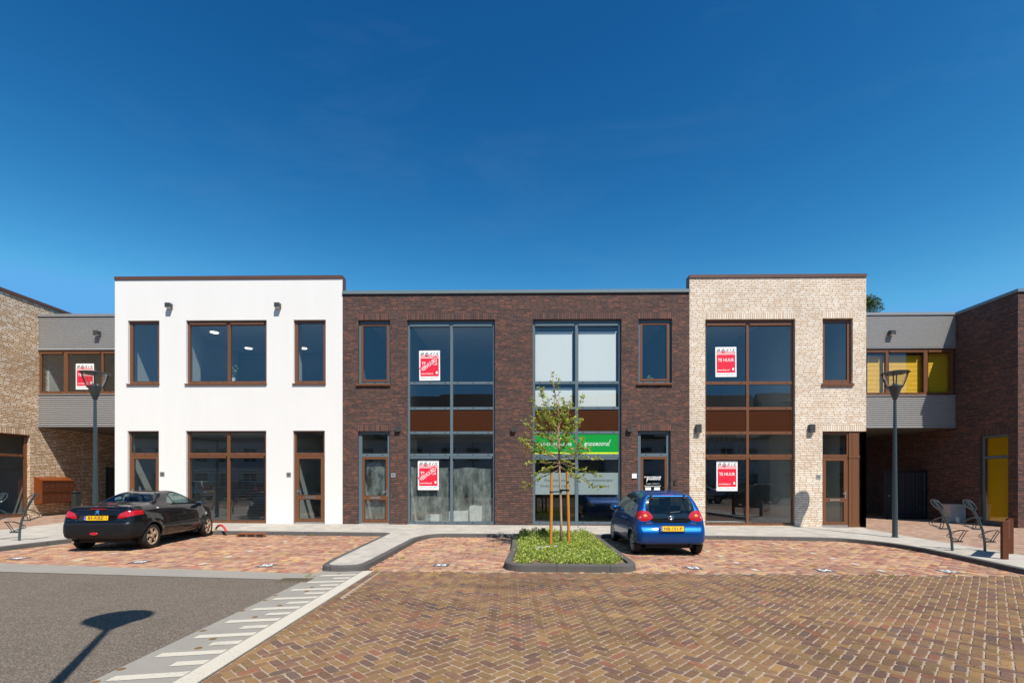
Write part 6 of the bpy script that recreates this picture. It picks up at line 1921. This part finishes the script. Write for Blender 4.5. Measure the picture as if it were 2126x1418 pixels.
bside = [(-.2, .1), (.36, .1), (.40, .35), (.43, .52), (.40, .62), (.32, .665), (.2, .672), (-.2, .672)]
strip = [(1.00, .50), (2.95, .535), (2.95, .585), (1.02, .555)]
fbump = [(3.42, .1), (4, .1), (4, .52), (3.48, .52)]
boot = [(-.60, .705), (.60, .705), (.62, .74), (.42, .78), (.46, .97), (-.46, .97), (-.42, .78), (-.62, .74)]
reg2 = [("tail_light", 'red_lens', 'rear', p, lambda V, N: (V[:, 1] < .42) & (N[:, 1] < .3) & (V[:, 2] > .7), 0) for p in both(tl)]
reg2 += [("rear_window", 'glass', 'top', rs, lambda V, N: (N[:, 2] > .5) & (V[:, 2] > 1.04), 0), ("windscreen", 'glass', 'top', ws, lambda V, N: (N[:, 2] > .5) & (V[:, 2] > .9), 0)]
for sg in (1, -1):
    tst = (lambda s_: lambda V, N: (N[:, 0] * s_ > .45))(sg)
    reg2 += [("side_window", 'glass', 'side', q1, tst, 0), ("side_window", 'glass', 'side', q2, tst, 0), ("side_strip", 'bumper', 'side', strip, tst, 0), ("door", 'paint', 'side', dr, tst, .007)]
reg2 += [("rear_bumper", 'bumper', 'side', bside, lambda V, N: V[:, 1] < .45, 0), ("front_bumper", 'bumper', 'side', fbump, lambda V, N: V[:, 1] > 3.3, 0)]
reg2 += [("boot_lid", 'paint', 'rear', boot, lambda V, N: (N[:, 1] < -.3) & (V[:, 1] < .4), .006)]
head = [(.42, .64), (.66, .62), (.76, .74), (.66, .80), (.48, .74)]
reg2 += [("headlight", 'clear', 'rear', p, lambda V, N: (V[:, 1] > 3.2) & (N[:, 1] > .1), 0) for p in both(head)]
def make_coupe(paint, cell):
    mats = dict(MC); mats['paint'] = paint; mats['glass'] = M['glass_car']
    root, parts = car("convertible_car", FP, reg2, mats, cell, .70)
    for sx in (1, -1):
        for yc in (0.0, 2.442):
            wheel(root, sx * .735, yc, .298, .298, .19, 5, MC['alloy'], sx, kind=1, turn=R(6) if yc else 0)
    for sx in (.36, -.36):
        rbox(root, "front_seat", sx - .25, sx + .25, 1.05, 1.18, .42, .98, MC['trim'], .06, R(16)); rbox(root, "headrest", sx - .135, sx + .135, .96, 1.06, 1.0, 1.22, MC['trim'], .05)
        t = MB(); t.tube([(sx - .19, .62, .93), (sx - .17, .62, 1.08), (sx - .08, .62, 1.14), (sx + .08, .62, 1.14), (sx + .17, .62, 1.08), (sx + .19, .62, .93)], .022, 8); t.build("roll_hoop", MC['trim'], root, smooth=True)
    t = MB(); t.box(-.68, .68, -.3, 2.3, .28, .34); t.box(-.62, .62, 1.95, 2.25, .55, .93); t.box(-.60, .60, .2, .62, .84, .90)
    t.build("cabin_floor", MC['trim'], root)
    t = MB(); t.tube([(-.36 + .18 * math.cos(a), 1.72 + .07 * math.sin(a), .88 + .17 * math.sin(a)) for a in [k * math.pi / 10 for k in range(20)]], .015, 6, closed=True); t.build("steering_wheel", MC['trim'], root)
    t = MB(); t.face([(-.40, -.642, .725), (.40, -.642, .725), (.38, -.622, .845), (-.38, -.622, .845)], 0); t.box(-.38, .38, -.655, -.61, .846, .858, 0)
    t.build("plate_recess", MC['gloss'], root)
    plate(root, "83-KBZ-1", -.648, .788, .52, .11, R(9), frame=False)
    t = MB(); t.box(-.17, .17, -.590, -.54, .975, .992); t.build("brake_light", MC['red_lens'], root)
    # rampant lion badge as a small chrome outline
    t = MB(); L_ = [(-.045, .030), (-.020, .036), (-.012, .052), (.014, .056), (.020, .040), (.006, .034), (.020, .022), (.040, .046), (.046, .040), (.030, .008), (.040, -.018), (.046, -.050), (.028, -.050), (.022, -.022), (.004, -.010), (-.010, -.026), (-.030, -.050), (-.044, -.046), (-.026, -.022), (-.018, .006), (-.040, .012)]
    bz = .912
    pf = lambda n: [(a, -.612 - n + (b * .32), bz + b) for a, b in L_]
    A, B_ = pf(.010), pf(-.004)
    tri = tessellate_polygon([[Vector((a, b, 0)) for a, b in L_]])
    t.geom(A + B_, [tuple(q) for q in tri] + [(i, (i + 1) % len(L_), len(L_) + (i + 1) % len(L_), len(L_) + i) for i in range(len(L_))])
    t.build("emblem", MC['chrome'], root)
    t = MB(); f_ = lambda a, b: (a, -.652 + .30 * max(0, abs(a) - .40) + (b - .72) * .2, b)
    put_text(t, "PEUGEOT", -.53, .728, .20, .026, f_, 0, bold=.03); put_text(t, "206 cc", .53, .733, .19, .03, f_, 0, shear=.3, bold=.03)
    t.build("badge_lettering", MC['chrome'], root)
    t = MB(); t.lathe([(0, -.03), (.05, -.025), (.07, 0), (.06, .02)], (0, 0, 0), 20, 0, 'y'); q = t.build("fog_lamp", MC['red_lens'], root, smooth=True); q.location = (-.02, -.700, .425); q.scale = (1.4, .8, .55)
    t = MB(); t.tube([(.47 + .06 * math.cos(a), -.69, .425 + .03 * math.sin(a)) for a in [k * math.pi / 8 for k in range(16)]], .008, 6, closed=True); t.build("tow_eye_cover", MC['gloss'], root)
    t = MB(); t.tube([(.83, -.45, .362), (.55, -.645, .362), (-.55, -.645, .362), (-.83, -.45, .362)], .022, 8); t.build("bumper_lip", MC['bumper'], root, smooth=True)
    for sx in (1, -1):
        t = MB(); t.lathe([(0, -.10), (.05, -.09), (.085, -.03), (.09, .03), (.07, .06), (0, .065)], (0, 0, 0), 18, 0, 'y'); q = t.build("door_mirror", [paint], root, smooth=True)
        q.location = (sx * .86, 1.98, .975); q.scale = (1.15, .8, .8)
        t = MB(); t.lathe([(0, -.081), (.075, -.079), (.08, -.07)], (0, 0, 0), 18, 0, 'y'); t.build("mirror_glass", MC['chrome'], q)
        t = MB(); t.bar((sx * .70, 2.0, .93), (sx * .82, 1.99, .96), .06, .04); t.build("mirror_arm", MC['bumper'], root)
        t = MB(); t.tube([(sx * .80, 1.16, .785), (sx * .825, 1.18, .79), (sx * .825, 1.30, .79), (sx * .80, 1.32, .785)], .016, 6); t.build("door_handle", [paint], root, smooth=True)
        t = MB(); t.lathe([(0, .012), (.085, .010), (.09, -.02)], (0, 0, 0), 20, 0, 'x')
        if sx > 0:
            q = t.build("fuel_cap", MC['clear'], root, smooth=True); q.location = (.776, .28, .90); q.rotation_euler = (0, R(-18), 0)
        t = MB(); t.lathe([(0, .01), (.022, .008), (.025, -.02)], (0, 0, 0), 10, 0, 'x'); q = t.build("side_indicator", MC['clear'], root); q.location = (sx * .832, 2.30, .69)
    t = MB(); t.tube([(-.50, -.5, .24), (-.50, -.66, .232)], .03, 12); t.build("exhaust", MC['chrome'], root)
    t = MB(); t.box(-.56, .56, -.40, 2.8, .19, .30); t.build("underbody", MC['trim'], root)
    return root
cp = make_coupe(MC['black'], .0150)
tag(cp, "black coupe convertible with dusty alloy wheels parked before the white building", "car")
cp.location = (-9.76, 11.60, G(-9.7)); cp.rotation_euler = (0, 0, R(5.0))

# ---- parked cars behind the viewer, mirrored in the shop windows
def reflected(src, paint, x, y, rz, label):
    c = copy_tree(src); c.location = (x, y, G(x)); c.rotation_euler = (0, 0, rz); tag(c, label, "car", "cars parked across the street")
    for ch in c.children_recursive:
        for sl in ch.material_slots:
            if sl.material in (MC['blue'], MC['black']): sl.link = 'OBJECT'; sl.material = paint
reflected(hb, MC['silver'], -24.3, -3.5, R(88), "silver hatchback parked across the street, seen only in the glass")
reflected(hb, MC['navy'], -20.2, -3.4, R(92), "dark blue hatchback parked across the street, seen only in the glass")
reflected(cp, MC['silver'], 14.8, -3.6, R(90), "silver coupe parked across the street, seen only in the glass")
reflected(hb, MC['black'], 19.2, -3.8, R(90), "black hatchback parked across the street, seen only in the glass")
for m_ in list(bpy.data.meshes):
    if m_.users == 0: bpy.data.meshes.remove(m_)
